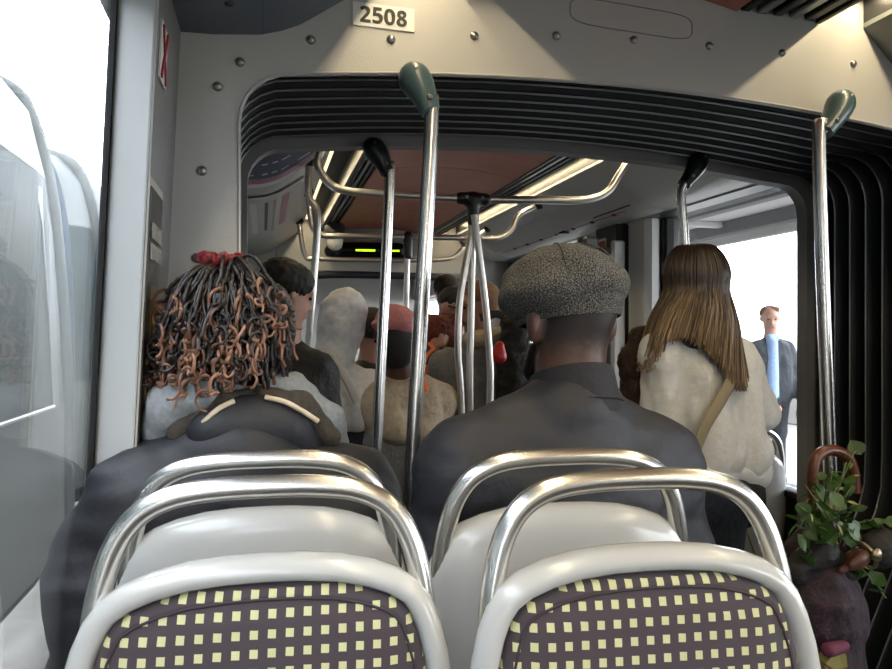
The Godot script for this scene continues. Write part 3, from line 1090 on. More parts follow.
# ------------------------------------------------------------------ outside
func tram_body(parent: Node3D, xs: float, z0: float, z1: float) -> void:
	# z1 is the rounded end
	var sgn := signf(z1 - z0)
	var st := [[z0, 0.0], [z1 - sgn * 1.3, 0.0], [z1 - sgn * 1.0, 0.02], [z1 - sgn * 0.75, 0.07], [z1 - sgn * 0.5, 0.17], [z1 - sgn * 0.3, 0.32], [z1 - sgn * 0.14, 0.52], [z1 - sgn * 0.04, 0.8], [z1, 1.2]]
	var sec := [Vector2(0.1, -0.2), Vector2(0.0, -0.05), Vector2(0.0, 0.5), Vector2(0.0, 0.95), Vector2(0.02, 1.5), Vector2(0.06, 2.1), Vector2(0.1, 2.45), Vector2(0.2, 2.9), Vector2(0.4, 3.15), Vector2(1.2, 3.3)]
	var row := func(i0: int, i1: int, off: float) -> Array:
		var rows := []
		for s in st:
			var r := PackedVector3Array()
			for i in range(i0, i1 + 1):
				var tilt: float = s[1] * 0.35 * maxf(0.0, sec[i].y - 0.9)
				r.append(Vector3(xs - sec[i].x - s[1] + off, sec[i].y, s[0] - sgn * tilt))
			rows.append(r)
		return rows
	wpart(parent, "skirt", grid(row.call(0, 2, 0.0)), M.tram_dark)
	wpart(parent, "lower_side", grid(row.call(1, 3, 0.004)), M.tram_silver)
	wpart(parent, "window_band", grid(row.call(3, 6, 0.0)), M.tram_glass)
	wpart(parent, "roof_edge", grid(row.call(6, 9, 0.003)), M.tram_white)
	# pillars between the panes
	for t in [0.02, 0.3, 0.58, 0.74]:
		var z := lerpf(z0, z1 - sgn * 1.3, t / 0.74)
		wpart(parent, "pillar", prism([Vector3(xs + 0.006, 0.93, z), Vector3(xs - 0.014, 1.5, z), Vector3(xs - 0.054, 2.1, z), Vector3(xs - 0.094, 2.36, z), Vector3(xs - 0.094, 2.36, z - 0.14), Vector3(xs - 0.054, 2.1, z - 0.14), Vector3(xs - 0.014, 1.5, z - 0.14), Vector3(xs + 0.006, 0.93, z - 0.14)], Vector3(-0.03, 0, 0)), M.tram_white)
	# bright rib that sweeps down the rounded end
	var rib := []
	var rib2 := []
	for i in sec.size():
		var k := 5
		var tilt: float = st[k][1] * 0.35 * maxf(0.0, sec[i].y - 0.9)
		rib.append(Vector3(xs - sec[i].x - st[k][1] + 0.02, sec[i].y, st[k][0] - sgn * tilt))
		tilt = st[3][1] * 0.35 * maxf(0.0, sec[i].y - 0.9)
		rib2.append(Vector3(xs - sec[i].x - st[3][1] + 0.01, sec[i].y, st[3][0] - sgn * tilt))
	wpart(parent, "end_rib", tube(smooth_path(rib, 4), 0.07, 10), M.tram_nose)
	wpart(parent, "end_rib", tube(smooth_path(rib2, 4), 0.05, 10), M.tram_silver)
	wpart(parent, "waist_line", tube([Vector3(xs + 0.012, 0.94, z0), Vector3(xs + 0.012, 0.94, z1 - sgn * 1.3)], 0.012, 6), M.strip)

func build_outside() -> void:
	structure("ground_track", blocks([[Vector3(-30, -0.4, 12), Vector3(-0.6, -0.35, -60)]]), M.paving)
	structure("ground_platform", blocks([[Vector3(2.5, -0.4, 12), Vector3(30, -0.05, -60)]]), M.paving)
	var t := thing("tram", "silver tram with rounded end standing outside the left window", "tram", Vector3(-1.3, -0.35, -3.0))
	tram_body(t, -1.3, 3.5, -6.1)
	var t2 := thing("tram", "paler tram following behind the rounded silver one outside", "tram", Vector3(-1.6, -0.35, -9))
	tram_body(t2, -1.45, -18.0, -6.6)
	var bl := thing("building", "distant beige stone building seen beyond the trams", "building", Vector3(-9, -0.35, -40))
	lpart(bl, "wall", blocks([[Vector3(-6, 0, 0), Vector3(4, 6.2, -6)]], 0.05), M.facade)
	lpart(bl, "roof", prism([Vector3(-6.3, 6.2, 0.3), Vector3(4.3, 6.2, 0.3), Vector3(3.2, 7.8, 0.3), Vector3(-5.2, 7.8, 0.3)], Vector3(0, 0, -6.6)), M.roof_slate)
	for i in 7:
		for k in 2:
			var w := lpart(bl, "window", blocks([[Vector3(-5.3 + i * 1.35, 1.0 + k * 2.6, 0.02), Vector3(-4.6 + i * 1.35, 2.5 + k * 2.6, 0.06)]]), M.wall_dark)
			lpart(w, "frame", blocks([[Vector3(-5.4 + i * 1.35, 0.9 + k * 2.6, 0.0), Vector3(-4.5 + i * 1.35, 1.0 + k * 2.6, 0.1)]]), M.concrete)
	# platform canopy, its beams, and the low wall behind the platform
	var c := structure("canopy", blocks([[Vector3(2.45, 2.62, 6), Vector3(5.0, 2.68, -30)]]), M.canopy)
	for i in 3:
		wpart(c, "beam", blocks([[Vector3(2.9 + 0.95 * i, 2.48, 6), Vector3(3.02 + 0.95 * i, 2.62, -30)]], 0.01), M.canopy_beam)
	wpart(c, "fascia", blocks([[Vector3(4.96, 2.4, 6), Vector3(5.02, 2.7, -30)]], 0.01), M.canopy)
	for i in 6:
		wpart(c, "cross_rib", blocks([[Vector3(2.5, 2.56, -2.2 - i * 2.0), Vector3(5.0, 2.62, -2.3 - i * 2.0)]], 0.01), M.canopy)
	var lw := structure("wall_platform", blocks([[Vector3(8.2, -0.05, 6), Vector3(8.4, 0.95, -30)]], 0.02), M.concrete)
	for i in 9:
		wpart(lw, "buttress", blocks([[Vector3(8.12, -0.05, -4.0 - i * 1.1), Vector3(8.22, 0.9, -4.25 - i * 1.1)]], 0.02), M.concrete)

# ------------------------------------------------------------------ poles and rails
func grab_pole(label: String, pts: Array, r: float, group: String, cap_m: Material) -> void:
	# pts: cap top, cap end, bend, then down to the floor
	var o := thing("grab_pole", label, "pole", pts[pts.size() - 1], group)
	var line := [pts[1].lerp(pts[0], 0.4)]
	line.append_array(pts.slice(1))
	wpart(o, "tube", tube(smooth_path(line, 8), r, 18), M.steel)
	var d: Vector3 = pts[1] - pts[0]
	var cap := []
	var rad := []
	for i in 19:
		var t := i / 18.0
		cap.append(pts[0] + d * (-0.16 + 1.24 * t) + Vector3(0.006, 0, 0.004) * sin(t * PI))
		rad.append(maxf(0.001, (0.0375 - 0.0145 * smoothstep(0.25, 1.0, t)) * sqrt(clampf(1.0 - pow(1.0 - clampf(t / 0.36, 0.0, 1.0), 2.0), 0.0, 1.0))))
	wpart(o, "grip_cap", tube(cap, rad, 18), cap_m)
	wpart(o, "collar", tube([pts[1] + d * 0.06, pts[1] + d * 0.1], r * 1.32, 16), cap_m)
	var hd := Vector3(0.15, 0.1, 1.0).normalized()
	for t in [0.14, 0.84]:
		var at: Vector3 = pts[0] + d * t + hd * (0.0395 if t < 0.5 else 0.0295)
		wpart(o, "screw", tube([at - hd * 0.004, at, at + hd * 0.0015], [0.0066, 0.0066, 0.004], 12), M.screw)
	wpart(o, "floor_flange", lathe(pts[pts.size() - 1], [[r * 2.0, 0.0], [r * 2.0, 0.008], [r * 1.2, 0.016], [r * 1.0, 0.018]], 16), M.steel)

func build_poles() -> void:
	grab_pole("tall steel grab pole with green cap left of the tweed cap, on the end wall", [Vector3(0.307, 1.976, -1.44), Vector3(0.348, 1.894, -1.42), Vector3(0.355, 1.851, -1.42), Vector3(0.312, 1.106, -1.42), Vector3(0.283, 0.547, -1.42), Vector3(0.262, 0.2, -1.42)], 0.0165, "grab poles on the end wall", M.grip)
	grab_pole("steel grab pole with green cap at the far right against the bellows", [Vector3(1.482, 2.028, -1.44), Vector3(1.41, 1.932, -1.42), Vector3(1.391, 1.878, -1.42), Vector3(1.423, 1.112, -1.42), Vector3(1.46, 0.5, -1.42), Vector3(1.47, 0.0, -1.42)], 0.0165, "grab poles on the end wall", M.grip)
	grab_pole("thinner-looking grab pole with black cap inside the gangway, left side", [Vector3(0.318, 1.992, -2.07), Vector3(0.368, 1.909, -2.05), Vector3(0.378, 1.86, -2.05), Vector3(0.34, 1.075, -2.05), Vector3(0.30, 0.4, -2.05), Vector3(0.285, 0.0, -2.05)], 0.0165, "grab poles on the far portal", M.grip_dark)
	grab_pole("grab pole with black cap above the long-haired woman's head", [Vector3(1.503, 2.034, -2.07), Vector3(1.432, 1.936, -2.05), Vector3(1.416, 1.886, -2.05), Vector3(1.432, 1.662, -2.05), Vector3(1.452, 1.028, -2.05), Vector3(1.5, 0.0, -2.05)], 0.0165, "grab poles on the far portal", M.grip_dark)
	# ceiling rails with upturned ends
	var rails := [
		["first ceiling rail with upturned ends across the next car", [cove_pt(false, 0.93, -2.75, 0.0), Vector3(0.216, 2.106, -2.75), Vector3(0.252, 2.023, -2.75), Vector3(0.333, 1.987, -2.75), Vector3(0.553, 1.983, -2.75), Vector3(0.873, 1.983, -2.75), Vector3(1.184, 1.995, -2.75), Vector3(1.402, 2.007, -2.75), Vector3(1.513, 2.049, -2.75), Vector3(1.574, 2.13, -2.75), cove_pt(true, 0.93, -2.75, 0.0)], Vector3(0.873, 1.983, -2.75)],
		["second ceiling rail farther down the next car", [cove_pt(false, 0.86, -3.9, 0.0), Vector3(0.272, 2.027, -3.9), Vector3(0.328, 1.972, -3.9), Vector3(0.46, 1.971, -3.9), Vector3(0.833, 1.979, -3.9), Vector3(1.219, 1.988, -3.9), Vector3(1.393, 1.995, -3.9), Vector3(1.485, 2.048, -3.9), Vector3(1.538, 2.143, -3.9), cove_pt(true, 0.86, -3.9, 0.0)], Vector3(0.833, 1.979, -3.9)],
		["third and farthest ceiling rail near the black display", [cove_pt(false, 0.86, -4.9, 0.0), Vector3(0.292, 1.97, -4.9), Vector3(0.384, 1.944, -4.9), Vector3(0.835, 1.95, -4.9), Vector3(1.216, 1.961, -4.9), Vector3(1.388, 1.981, -4.9), Vector3(1.475, 2.053, -4.9), cove_pt(true, 0.86, -4.9, 0.0)], Vector3(0.835, 1.95, -4.9)]]
	for q in rails:
		var o := thing("ceiling_rail", q[0], "rail", q[2], "ceiling grab rails")
		wpart(o, "bar", tube(smooth_path(q[1], 6), 0.017, 14), M.steel_dull)
		for e in [0, q[1].size() - 1]:
			wpart(o, "end_flange", body([E(q[1][e], Vector3(0.035, 0.03, 0.035))], 0.01, 0.005), M.grip_dark)
	# splayed triple pole hanging from a dark joint on the first rail
	var tp := thing("triple_pole", "splayed three-branch steel pole under a dark joint on the first rail", "pole", Vector3(0.96, 0, -2.75))
	var j := Vector3(0.873, 1.983, -2.75)
	wpart(tp, "joint", body([C(j + Vector3(-0.055, 0, 0), j + Vector3(0.055, 0, 0), 0.027, 0.027), C(j, j + Vector3(0, -0.1, 0), 0.028, 0.025)], 0.008, 0.02), M.grip_dark)
	for s in [[Vector3(0.873, 1.914, -2.75), Vector3(0.855, 1.784, -2.75), Vector3(0.814, 1.548, -2.75), Vector3(0.806, 1.334, -2.75), Vector3(0.819, 1.12, -2.75), Vector3(0.85, 0.432, -2.75), Vector3(0.90, 0.0, -2.75)], [Vector3(0.884, 1.875, -2.77), Vector3(0.875, 1.723, -2.77), Vector3(0.87, 1.463, -2.77), Vector3(0.865, 1.116, -2.77), Vector3(0.884, 0.422, -2.77), Vector3(0.96, 0.0, -2.77)], [Vector3(0.871, 1.911, -2.73), Vector3(0.889, 1.783, -2.73), Vector3(0.92, 1.548, -2.73), Vector3(0.939, 1.333, -2.73), Vector3(0.943, 1.118, -2.73), Vector3(0.916, 0.432, -2.73), Vector3(1.0, 0.0, -2.73)]]:
		wpart(tp, "branch", tube(smooth_path(s, 6), 0.0155, 12), M.steel_dull)
	for dx in [-0.035, 0.035]:
		wpart(tp, "screw", tube([j + Vector3(dx, 0.002, 0.026), j + Vector3(dx, 0.002, 0.03)], 0.007, 10), M.screw)
	var sp := thing("grab_pole", "slim upright pole under the second rail, behind the front left pole", "pole", Vector3(0.55, 0, -3.9))
	wpart(sp, "tube", tube([Vector3(0.833, 1.962, -3.9), Vector3(0.821, 1.605, -3.9), Vector3(0.803, 1.012, -3.9), Vector3(0.55, 0.0, -3.9)], 0.017, 12), M.steel_dull)
	wpart(sp, "joint", body([C(Vector3(0.833, 1.985, -3.9), Vector3(0.833, 1.866, -3.9), 0.03, 0.026)], 0.01, 0.01), M.grip_dark)
	var lp := thing("grab_pole", "curved-top upright pole between the black-haired man and the hooded figure", "pole", Vector3(0.14, 0, -3.0))
	wpart(lp, "tube", tube(smooth_path([cove_pt(false, 0.75, -3.0), Vector3(0.196, 2.009, -3), Vector3(0.231, 1.949, -3), Vector3(0.231, 1.839, -3), Vector3(0.209, 1.552, -3), Vector3(0.175, 1.113, -3), Vector3(0.12, 0.0, -3.0)], 6), 0.016, 12), M.steel_dull)
	wpart(lp, "end_flange", body([E(cove_pt(false, 0.75, -3.0), Vector3(0.03, 0.03, 0.03))], 0.01, 0.005), M.grip_dark)

# ------------------------------------------------------------------ seats
const SEAT_HALF := [Vector2(0, 1.135), Vector2(0.045, 1.134), Vector2(0.09, 1.13), Vector2(0.13, 1.121), Vector2(0.162, 1.109), Vector2(0.186, 1.093), Vector2(0.202, 1.072), Vector2(0.213, 1.045), Vector2(0.222, 1.01), Vector2(0.23, 0.95), Vector2(0.235, 0.86), Vector2(0.237, 0.75), Vector2(0.236, 0.64), Vector2(0.228, 0.56), Vector2(0.205, 0.51), Vector2(0.16, 0.485), Vector2(0.08, 0.475)]

func seat_outline(inset: float) -> Array:
	var full := []
	for p in SEAT_HALF:
		full.append(p)
	full.append(Vector2(0, 0.473))
	for i in range(SEAT_HALF.size() - 1, 0, -1):
		full.append(Vector2(-SEAT_HALF[i].x, SEAT_HALF[i].y))
	var out := []
	var n := full.size()
	for i in n:
		var t: Vector2 = (full[(i + 1) % n] - full[(i + n - 1) % n]).normalized()
		out.append(full[i] + Vector2(t.y, -t.x) * -inset * -1.0)
	# outline runs clockwise seen from the front, so this normal points inwards
	for i in n:
		var t2: Vector2 = (full[(i + 1) % n] - full[(i + n - 1) % n]).normalized()
		out[i] = full[i] + Vector2(t2.y, -t2.x) * inset
	return out

func tilt_z(y: float) -> float:
	return (1.1 - y) * 0.11

func seat_row(inset: float, z: float) -> PackedVector3Array:
	var r := PackedVector3Array()
	for p in seat_outline(inset):
		r.append(Vector3(p.x, p.y, z + tilt_z(p.y)))
	return r

func make_seat(label: String) -> Node3D:
	var o := thing("passenger_chair", label, "seat", Vector3.ZERO, "tram seats")
	var rows := []
	for q in [[0.032, 0.004], [0.029, 0.016], [0.025, 0.022], [0.017, 0.025], [0.008, 0.022], [0.002, 0.013], [0.0, 0.0], [0.003, -0.014], [0.011, -0.026], [0.03, -0.036], [0.07, -0.044], [0.12, -0.05]]:
		rows.append(seat_row(q[0], q[1]))
	lpart(o, "shell", grid(rows, true, true), M.shell)
	# cushion
	var crow := []
	var cuv := []
	for q in [[0.031, 0.0], [0.032, 0.012], [0.0355, 0.018], [0.041, 0.0215], [0.0445, 0.0222], [0.046, 0.0205], [0.0475, 0.0222], [0.064, 0.0255], [0.075, 0.029]]:
		crow.append(seat_row(q[0], q[1]))
		var u := []
		for p in crow[crow.size() - 1]:
			u.append(Vector2(p.x + 0.02, -p.y + 0.005))
		cuv.append(u)
	# carry the surface on towards the middle, kept flat
	var ring: PackedVector3Array = crow[crow.size() - 1]
	for s in [0.75, 0.5, 0.25, 0.02]:
		var row := PackedVector3Array()
		var u := []
		for p in ring:
			var y := 0.8 + (p.y - 0.8) * float(s)
			row.append(Vector3(p.x * s, y, 0.031 + tilt_z(y)))
			u.append(Vector2(p.x * s + 0.02, -y + 0.005))
		crow.append(row)
		cuv.append(u)
	crow.reverse()
	cuv.reverse()
	var cu := lpart(o, "cushion", grid(crow, true, false, cuv), M.fabric)
	cu.set_meta("label", "aubergine fabric with rows of yellow squares")
	var seam := []
	for p in seat_row(0.046, 0.0225):
		seam.append(p)
	lpart(cu, "piping", tube(seam, 0.0018, 6, true), M.piping)
	# handrail
	var hr := []
	for p in [Vector2(0.198, 1.03), Vector2(0.194, 1.07), Vector2(0.189, 1.1), Vector2(0.179, 1.137), Vector2(0.163, 1.168), Vector2(0.14, 1.19), Vector2(0.105, 1.204), Vector2(0.055, 1.21), Vector2(0, 1.211)]:
		hr.append(Vector3(p.x, p.y, -0.012 + tilt_z(p.y)))
	for i in range(hr.size() - 2, -1, -1):
		hr.append(Vector3(-hr[i].x, hr[i].y, hr[i].z))
	lpart(o, "handrail", tube(smooth_path(hr, 4), 0.0142, 18), M.steel)
	# seat pan and pedestal
	lpart(o, "seat_pan", blocks([[Vector3(-0.22, 0.4, 0.02), Vector3(0.22, 0.47, 0.46)]], 0.03), M.shell)
	lpart(o, "seat_pad", blocks([[Vector3(-0.195, 0.46, 0.06), Vector3(0.195, 0.5, 0.45)]], 0.018), M.piping)
	lpart(o, "pedestal", blocks([[Vector3(-0.17, 0.2, 0.06), Vector3(0.17, 0.41, 0.38)]], 0.02), M.wall_dark)
	return o

func build_seats() -> void:
	var a := make_seat("near seat on the left with patterned cushion facing the camera, by the window")
	a.position = Vector3(0.003, 0, -0.838)
	a.rotation_degrees.y = -5.0
	var spots := [
		["near seat on the right with patterned cushion facing the camera, beside the bag", Vector3(0.459, 0.004, -0.741), -6.0],
		["grey seat back behind the braided woman's shoulders", Vector3(0.004, 0, -1.073), 175.0],
		["grey seat back right behind the man in the tweed cap", Vector3(0.458, 0, -0.976), 174.0]]
	for s in spots:
		var b: Node3D = a.duplicate()
		b.name = numbered("passenger_chair")
		add_child(b)
		b.position = s[1]
		b.rotation_degrees.y = s[2]
		b.set_meta("label", s[0])
	var far: Node3D = a.duplicate()
	far.name = numbered("passenger_chair")
	add_child(far)
	far.position = Vector3(1.86, -0.2, -2.3)
	far.rotation_degrees.y = 180.0
	far.set_meta("label", "grey seat back by the right window, half hidden by white jacket")

# ------------------------------------------------------------------ signs
func text_part(parent: Node3D, called: String, txt: String, size: float, m: Material, xf: Transform3D, font := "Droid Sans", bold := true) -> void:
	var t := TextMesh.new()
	t.text = txt
	var f := SystemFont.new()
	f.font_names = [font]
	f.font_weight = 700 if bold else 400
	t.font = f
	t.font_size = 32
	t.pixel_size = size / 32.0
	t.depth = 0.002
	lpart(parent, called, t, m, xf)

func side_pt(d: float, y: float, off: float) -> Vector3:
	var t := (d - 1.202) / 0.298
	return Vector3(lerpf(-0.207, -0.206, t) + lean(y) + off, y, -d)

func side_plate(d0: float, d1: float, y0: float, y1: float, off: float) -> ArrayMesh:
	return prism([side_pt(d0, y0, off), side_pt(d1, y0, off), side_pt(d1, y1, off), side_pt(d0, y1, off)], Vector3(-0.003, 0, 0))

func build_signs() -> void:
	var nb := thing("number_sign", "white plate with the black number 2508 above the gangway", "sign", Vector3(0.264, 2.117, -1.496))
	var c := Vector3(0.264, 2.117, -1.497)
	var skew := Basis(Vector3(0, 0, 1), 0.02)
	lpart(nb, "plate", blocks([[Vector3(-0.071, -0.0265, -0.003), Vector3(0.071, 0.0265, 0.0)]], 0.001), M.white_plate)
	text_part(nb, "lettering", "2508", 0.05, M.ink, Transform3D(Basis.IDENTITY, Vector3(0, 0, 0.001)))
	var st := thing("sticker", "white sticker with a red cross on the panel by the left window", "sticker", side_pt(1.28, 1.9, 0.004))
	wpart(st, "sheet", side_plate(1.245, 1.315, 1.845, 1.945, 0.004), M.white_plate)
	for s in [[1.85, 1.94], [1.94, 1.85]]:
		var a := side_pt(1.255, s[0], 0.0055)
		var b := side_pt(1.305, s[1], 0.0055)
		wpart(st, "red_stroke", tube(smooth_path([a, a.lerp(b, 0.5), b], 4), 0.006, 6, false, [], 0.3, Vector3.RIGHT), M.red_ink)
	var po := thing("advert_poster", "dark framed poster on the narrow panel left of the braided woman", "poster", side_pt(1.27, 1.2, 0.004))
	wpart(po, "frame", side_plate(1.203, 1.345, 1.1, 1.664, 0.004), M.poster_frame)
	wpart(po, "print", side_plate(1.207, 1.335, 1.11, 1.648, 0.006), M.poster_dark)
	wpart(po, "bottle_print", side_plate(1.255, 1.285, 1.25, 1.46, 0.008), M.poster_gold)
	wpart(po, "bottle_label", side_plate(1.25, 1.29, 1.46, 1.485, 0.008), M.poster_pale)
	wpart(po, "glow_print", side_plate(1.24, 1.262, 1.28, 1.36, 0.0085), M.poster_pale)
	var tb := Basis(Vector3.UP, PI / 2)
	text_part(po, "lettering", "ON-FORCE", 0.026, M.poster_frame, Transform3D(tb.scaled(Vector3(1, 1.5, 0.85)), side_pt(1.27, 1.575, 0.009) - po.position))
	text_part(po, "lettering", "ENLEZ A DIRE", 0.022, M.poster_frame, Transform3D(tb.scaled(Vector3(1, 1.7, 0.8)), side_pt(1.27, 1.54, 0.009) - po.position))

# ------------------------------------------------------------------ people
# face direction: a degrees to the left of straight ahead, down degrees below level
func facing(a: float, down := 0.0, tilt := 0.0) -> Basis:
	return Basis(Vector3.UP, PI + deg_to_rad(a)) * Basis(Vector3.RIGHT, deg_to_rad(down)) * Basis(Vector3(0, 0, 1), deg_to_rad(tilt))

func person(label: String, at: Vector3) -> Node3D:
	return thing("person", label, "person", at)

func person_braids() -> void:
	var hc := Vector3(-0.031, 1.395, -1.285)
	var b := facing(-14.0, 6.0)
	var o := person("person with copper-tipped braids in a dark puffer jacket, seated by the window", Vector3(0.0, 0.2, -1.22))
	var neck := Vector3(-0.029, 1.202, -1.255)
	var skin := head_pieces(hc, b)
	skin.append(C(hc + Vector3(0, -0.06, 0.01), neck, 0.056, 0.062))
	skin.append(C(neck, Vector3(0.0, 0.75, -1.3), 0.055, 0.1))
	skin.append(C(Vector3(0.0, 0.75, -1.2), Vector3(0.0, 0.72, -1.43), 0.11, 0.07))
	wpart(o, "body", body(skin, 0.01, 0.03), M.skin_woman)
	face_parts(o, hc, b)
	# hooded sweater bunched round the neck
	var hood := [C(Vector3(-0.171, 1.232, -1.245), Vector3(-0.15, 1.274, -1.235), 0.03, 0.038), C(Vector3(-0.15, 1.274, -1.235), Vector3(-0.097, 1.307, -1.235), 0.038, 0.045), C(Vector3(-0.097, 1.307, -1.235), Vector3(-0.022, 1.297, -1.255), 0.045, 0.04), C(Vector3(-0.022, 1.297, -1.255), Vector3(0.048, 1.289, -1.265), 0.04, 0.036), C(Vector3(0.048, 1.289, -1.265), Vector3(0.112, 1.241, -1.265), 0.036, 0.03), C(Vector3(0.112, 1.241, -1.265), Vector3(0.138, 1.19, -1.285), 0.028, 0.02), C(Vector3(-0.168, 1.23, -1.285), Vector3(-0.116, 1.265, -1.365), 0.03, 0.035), C(Vector3(0.116, 1.226, -1.305), Vector3(0.053, 1.258, -1.385), 0.03, 0.035)]
	wpart(o, "hood", body(hood, 0.008, 0.03, null, 0.006, 18.0), M.grey_fleece)
	wpart(o, "hood_lining", body([C(Vector3(-0.135, 1.235, -1.21), Vector3(-0.06, 1.285, -1.2), 0.024, 0.016), C(Vector3(-0.06, 1.285, -1.2), Vector3(-0.013, 1.297, -1.21), 0.016, 0.012), C(Vector3(-0.001, 1.293, -1.205), Vector3(0.064, 1.27, -1.21), 0.018, 0.026), C(Vector3(0.064, 1.27, -1.21), Vector3(0.117, 1.216, -1.225), 0.026, 0.02)], 0.007, 0.02, null, 0.004, 22.0), M.olive_lining)
	# jacket
	var shl := Vector3(-0.203, 1.113, -1.225)
	var shr := Vector3(0.161, 1.094, -1.255)
	var mid := Vector3(-0.034, 1.175, -1.235)
	var j := [C(mid, shl, 0.072, 0.082), C(mid, shr, 0.072, 0.082), C(shl, Vector3(-0.239, 1.005, -1.205), 0.084, 0.088), C(Vector3(-0.239, 1.005, -1.205), Vector3(-0.252, 0.802, -1.205), 0.088, 0.08), C(Vector3(-0.252, 0.802, -1.205), Vector3(-0.14, 0.86, -1.42), 0.078, 0.06), C(shr, Vector3(0.199, 0.947, -1.255), 0.082, 0.085), C(Vector3(0.199, 0.947, -1.255), Vector3(0.22, 0.92, -1.2), 0.084, 0.075), C(Vector3(0.22, 0.92, -1.2), Vector3(0.14, 0.86, -1.45), 0.072, 0.058), C(Vector3(-0.121, 1.079, -1.235), Vector3(-0.119, 0.778, -1.215), 0.13, 0.14), C(Vector3(0.057, 1.063, -1.245), Vector3(0.056, 0.742, -1.235), 0.13, 0.14), C(Vector3(-0.034, 1.161, -1.235), Vector3(-0.033, 0.939, -1.215), 0.11, 0.13), C(Vector3(0.0, 0.8, -1.32), Vector3(0.0, 0.68, -1.32), 0.17, 0.17)]
	wpart(o, "jacket", body(j, 0.009, 0.05, null, 0.014, 6.0, Vector3(0.7, 1.6, 1)), M.puffer)
	# stand-up collar between the two cream pipings
	wpart(o, "collar", body([C(Vector3(-0.089, 1.236, -1.19), Vector3(0.046, 1.234, -1.195), 0.034, 0.034), C(Vector3(-0.038, 1.274, -1.2), Vector3(0.012, 1.273, -1.2), 0.026, 0.026), C(Vector3(-0.061, 1.248, -1.185), Vector3(0.037, 1.245, -1.19), 0.028, 0.028), C(Vector3(-0.071, 1.203, -1.225), Vector3(0.056, 1.197, -1.225), 0.05, 0.05)], 0.007, 0.03), M.puffer)
	wpart(o, "piping", tube(smooth_path([Vector3(-0.101, 1.248, -1.168), Vector3(-0.087, 1.263, -1.163), Vector3(-0.068, 1.279, -1.165), Vector3(-0.046, 1.289, -1.173)], 5), 0.0045, 8), M.cream)
	wpart(o, "piping", tube(smooth_path([Vector3(0.004, 1.294, -1.175), Vector3(0.036, 1.286, -1.168), Vector3(0.066, 1.269, -1.168), Vector3(0.092, 1.25, -1.178)], 5), 0.0045, 8), M.cream)
	# trousers and shoes, sitting
	wpart(o, "trousers", body([C(Vector3(-0.1, 0.68, -1.2), Vector3(-0.1, 0.66, -1.43), 0.1, 0.075), C(Vector3(0.1, 0.68, -1.2), Vector3(0.1, 0.66, -1.43), 0.1, 0.075), C(Vector3(-0.1, 0.66, -1.43), Vector3(-0.1, 0.27, -1.42), 0.07, 0.05), C(Vector3(0.1, 0.66, -1.43), Vector3(0.1, 0.27, -1.42), 0.07, 0.05)], 0.018, 0.05), M.black_cloth)
	for x in [-0.1, 0.1]:
		wpart(o, "shoe", body([C(Vector3(x, 0.25, -1.36), Vector3(x, 0.24, -1.46), 0.045, 0.036)], 0.012, 0.01), M.ink)
	# hair: tight scalp, flat braids at the side, loose braids with curled copper ends
	var hair := wpart(o, "hair", body([E(hc + Vector3(0, 0.026, 0.004), Vector3(0.081, 0.096, 0.1)), E(hc + Vector3(-0.002, -0.03, 0.035), Vector3(0.072, 0.07, 0.065))], 0.008, 0.03), M.scalp_dark)
	var crown := Vector3(-0.071, 1.522, -1.27)
	var loop := []
	var lr := []
	for i in 72:
		var a := TAU * i / 72
		loop.append(crown + Vector3(cos(a) * 0.031, 0.011 + 0.005 * sin(a * 9.0) + 0.003 * sin(a * 14.0), sin(a) * 0.026))
		lr.append(0.0095 + 0.0032 * sin(a * 11.0) + 0.002 * cos(a * 17.0))
	wpart(hair, "scrunchie", tube(loop, lr, 10, true), M.scrunchie).set_meta("label", "dark red satin scrunchie")
	var dark := Color(0.018, 0.015, 0.015)
	var cop := Color(0.17, 0.075, 0.045)
	# flat braids from the right temple and nape up to the crown
	for i in 17:
		var lat := lerpf(-1.25, 0.7, i / 16.0)
		var pts := []
		var rr := []
		var cc := []
		for k in 26:
			var t := k / 25.0
			var az := lerpf(1.75, 0.1, pow(t, 0.8))
			var el := lerpf(lat * 0.85, 1.28, t * t * 0.5 + t * 0.5)
			var dir := Vector3(cos(el) * sin(az), sin(el), cos(el) * cos(az))
			pts.append(hc + Vector3(0, 0.022, 0.004) + dir.normalized() * Vector3(0.084, 0.1, 0.104) * (1.02 if el > -0.5 else 0.99))
			rr.append(0.0058 + 0.0012 * (1.0 if k % 2 == 0 else -1.0))
			cc.append(dark)
		wpart(hair, "braid", tube(pts, rr, 7, false, cc), M.vertex_hair)
	# loose braids: each grows from the crown, bends down over the head and ends in a curl
	var rg := RandomNumberGenerator.new()
	rg.seed = 41
	var mid_h := hc + Vector3(-0.004, 0.012, 0.008)
	for i in 265:
		var az := lerpf(-2.5, 0.95, pow(fmod(i * 0.618034, 1.0), 0.9)) + rg.randf_range(-0.12, 0.12)
		var layer := rg.randf()
		var rads := Vector3(0.09, 0.104, 0.106) * lerpf(1.0, 1.3, layer * layer)
		if az < -0.2:
			rads.x *= 1.12
		var out := Vector3(sin(az), 0, cos(az))
		var p := crown + out * rg.randf_range(0.018, 0.034) + Vector3(0, -0.013, 0)
		var dir := (out * 0.95 + Vector3(0, rg.randf_range(-0.2, 0.25) * layer, 0)).normalized()
		var n1 := rg.randi_range(30, 45) if az < 0.35 else rg.randi_range(24, 40)
		if layer > 0.8:
			n1 = rg.randi_range(18, 36)
		var curl_r := rg.randf_range(0.006, 0.013)
		var curl_at := rg.randf_range(0.5, 0.75)
		var rate := rg.randf_range(0.75, 1.15) * (1.0 if rg.randf() > 0.5 else -1.0)
		var axis := Vector3(rg.randf_range(-1, 1), rg.randf_range(-0.3, 0.3), rg.randf_range(-1, 1)).normalized()
		var tone := cop.lerp(Color(0.33, 0.18, 0.115), rg.randf()) if rg.randf() > 0.3 else dark
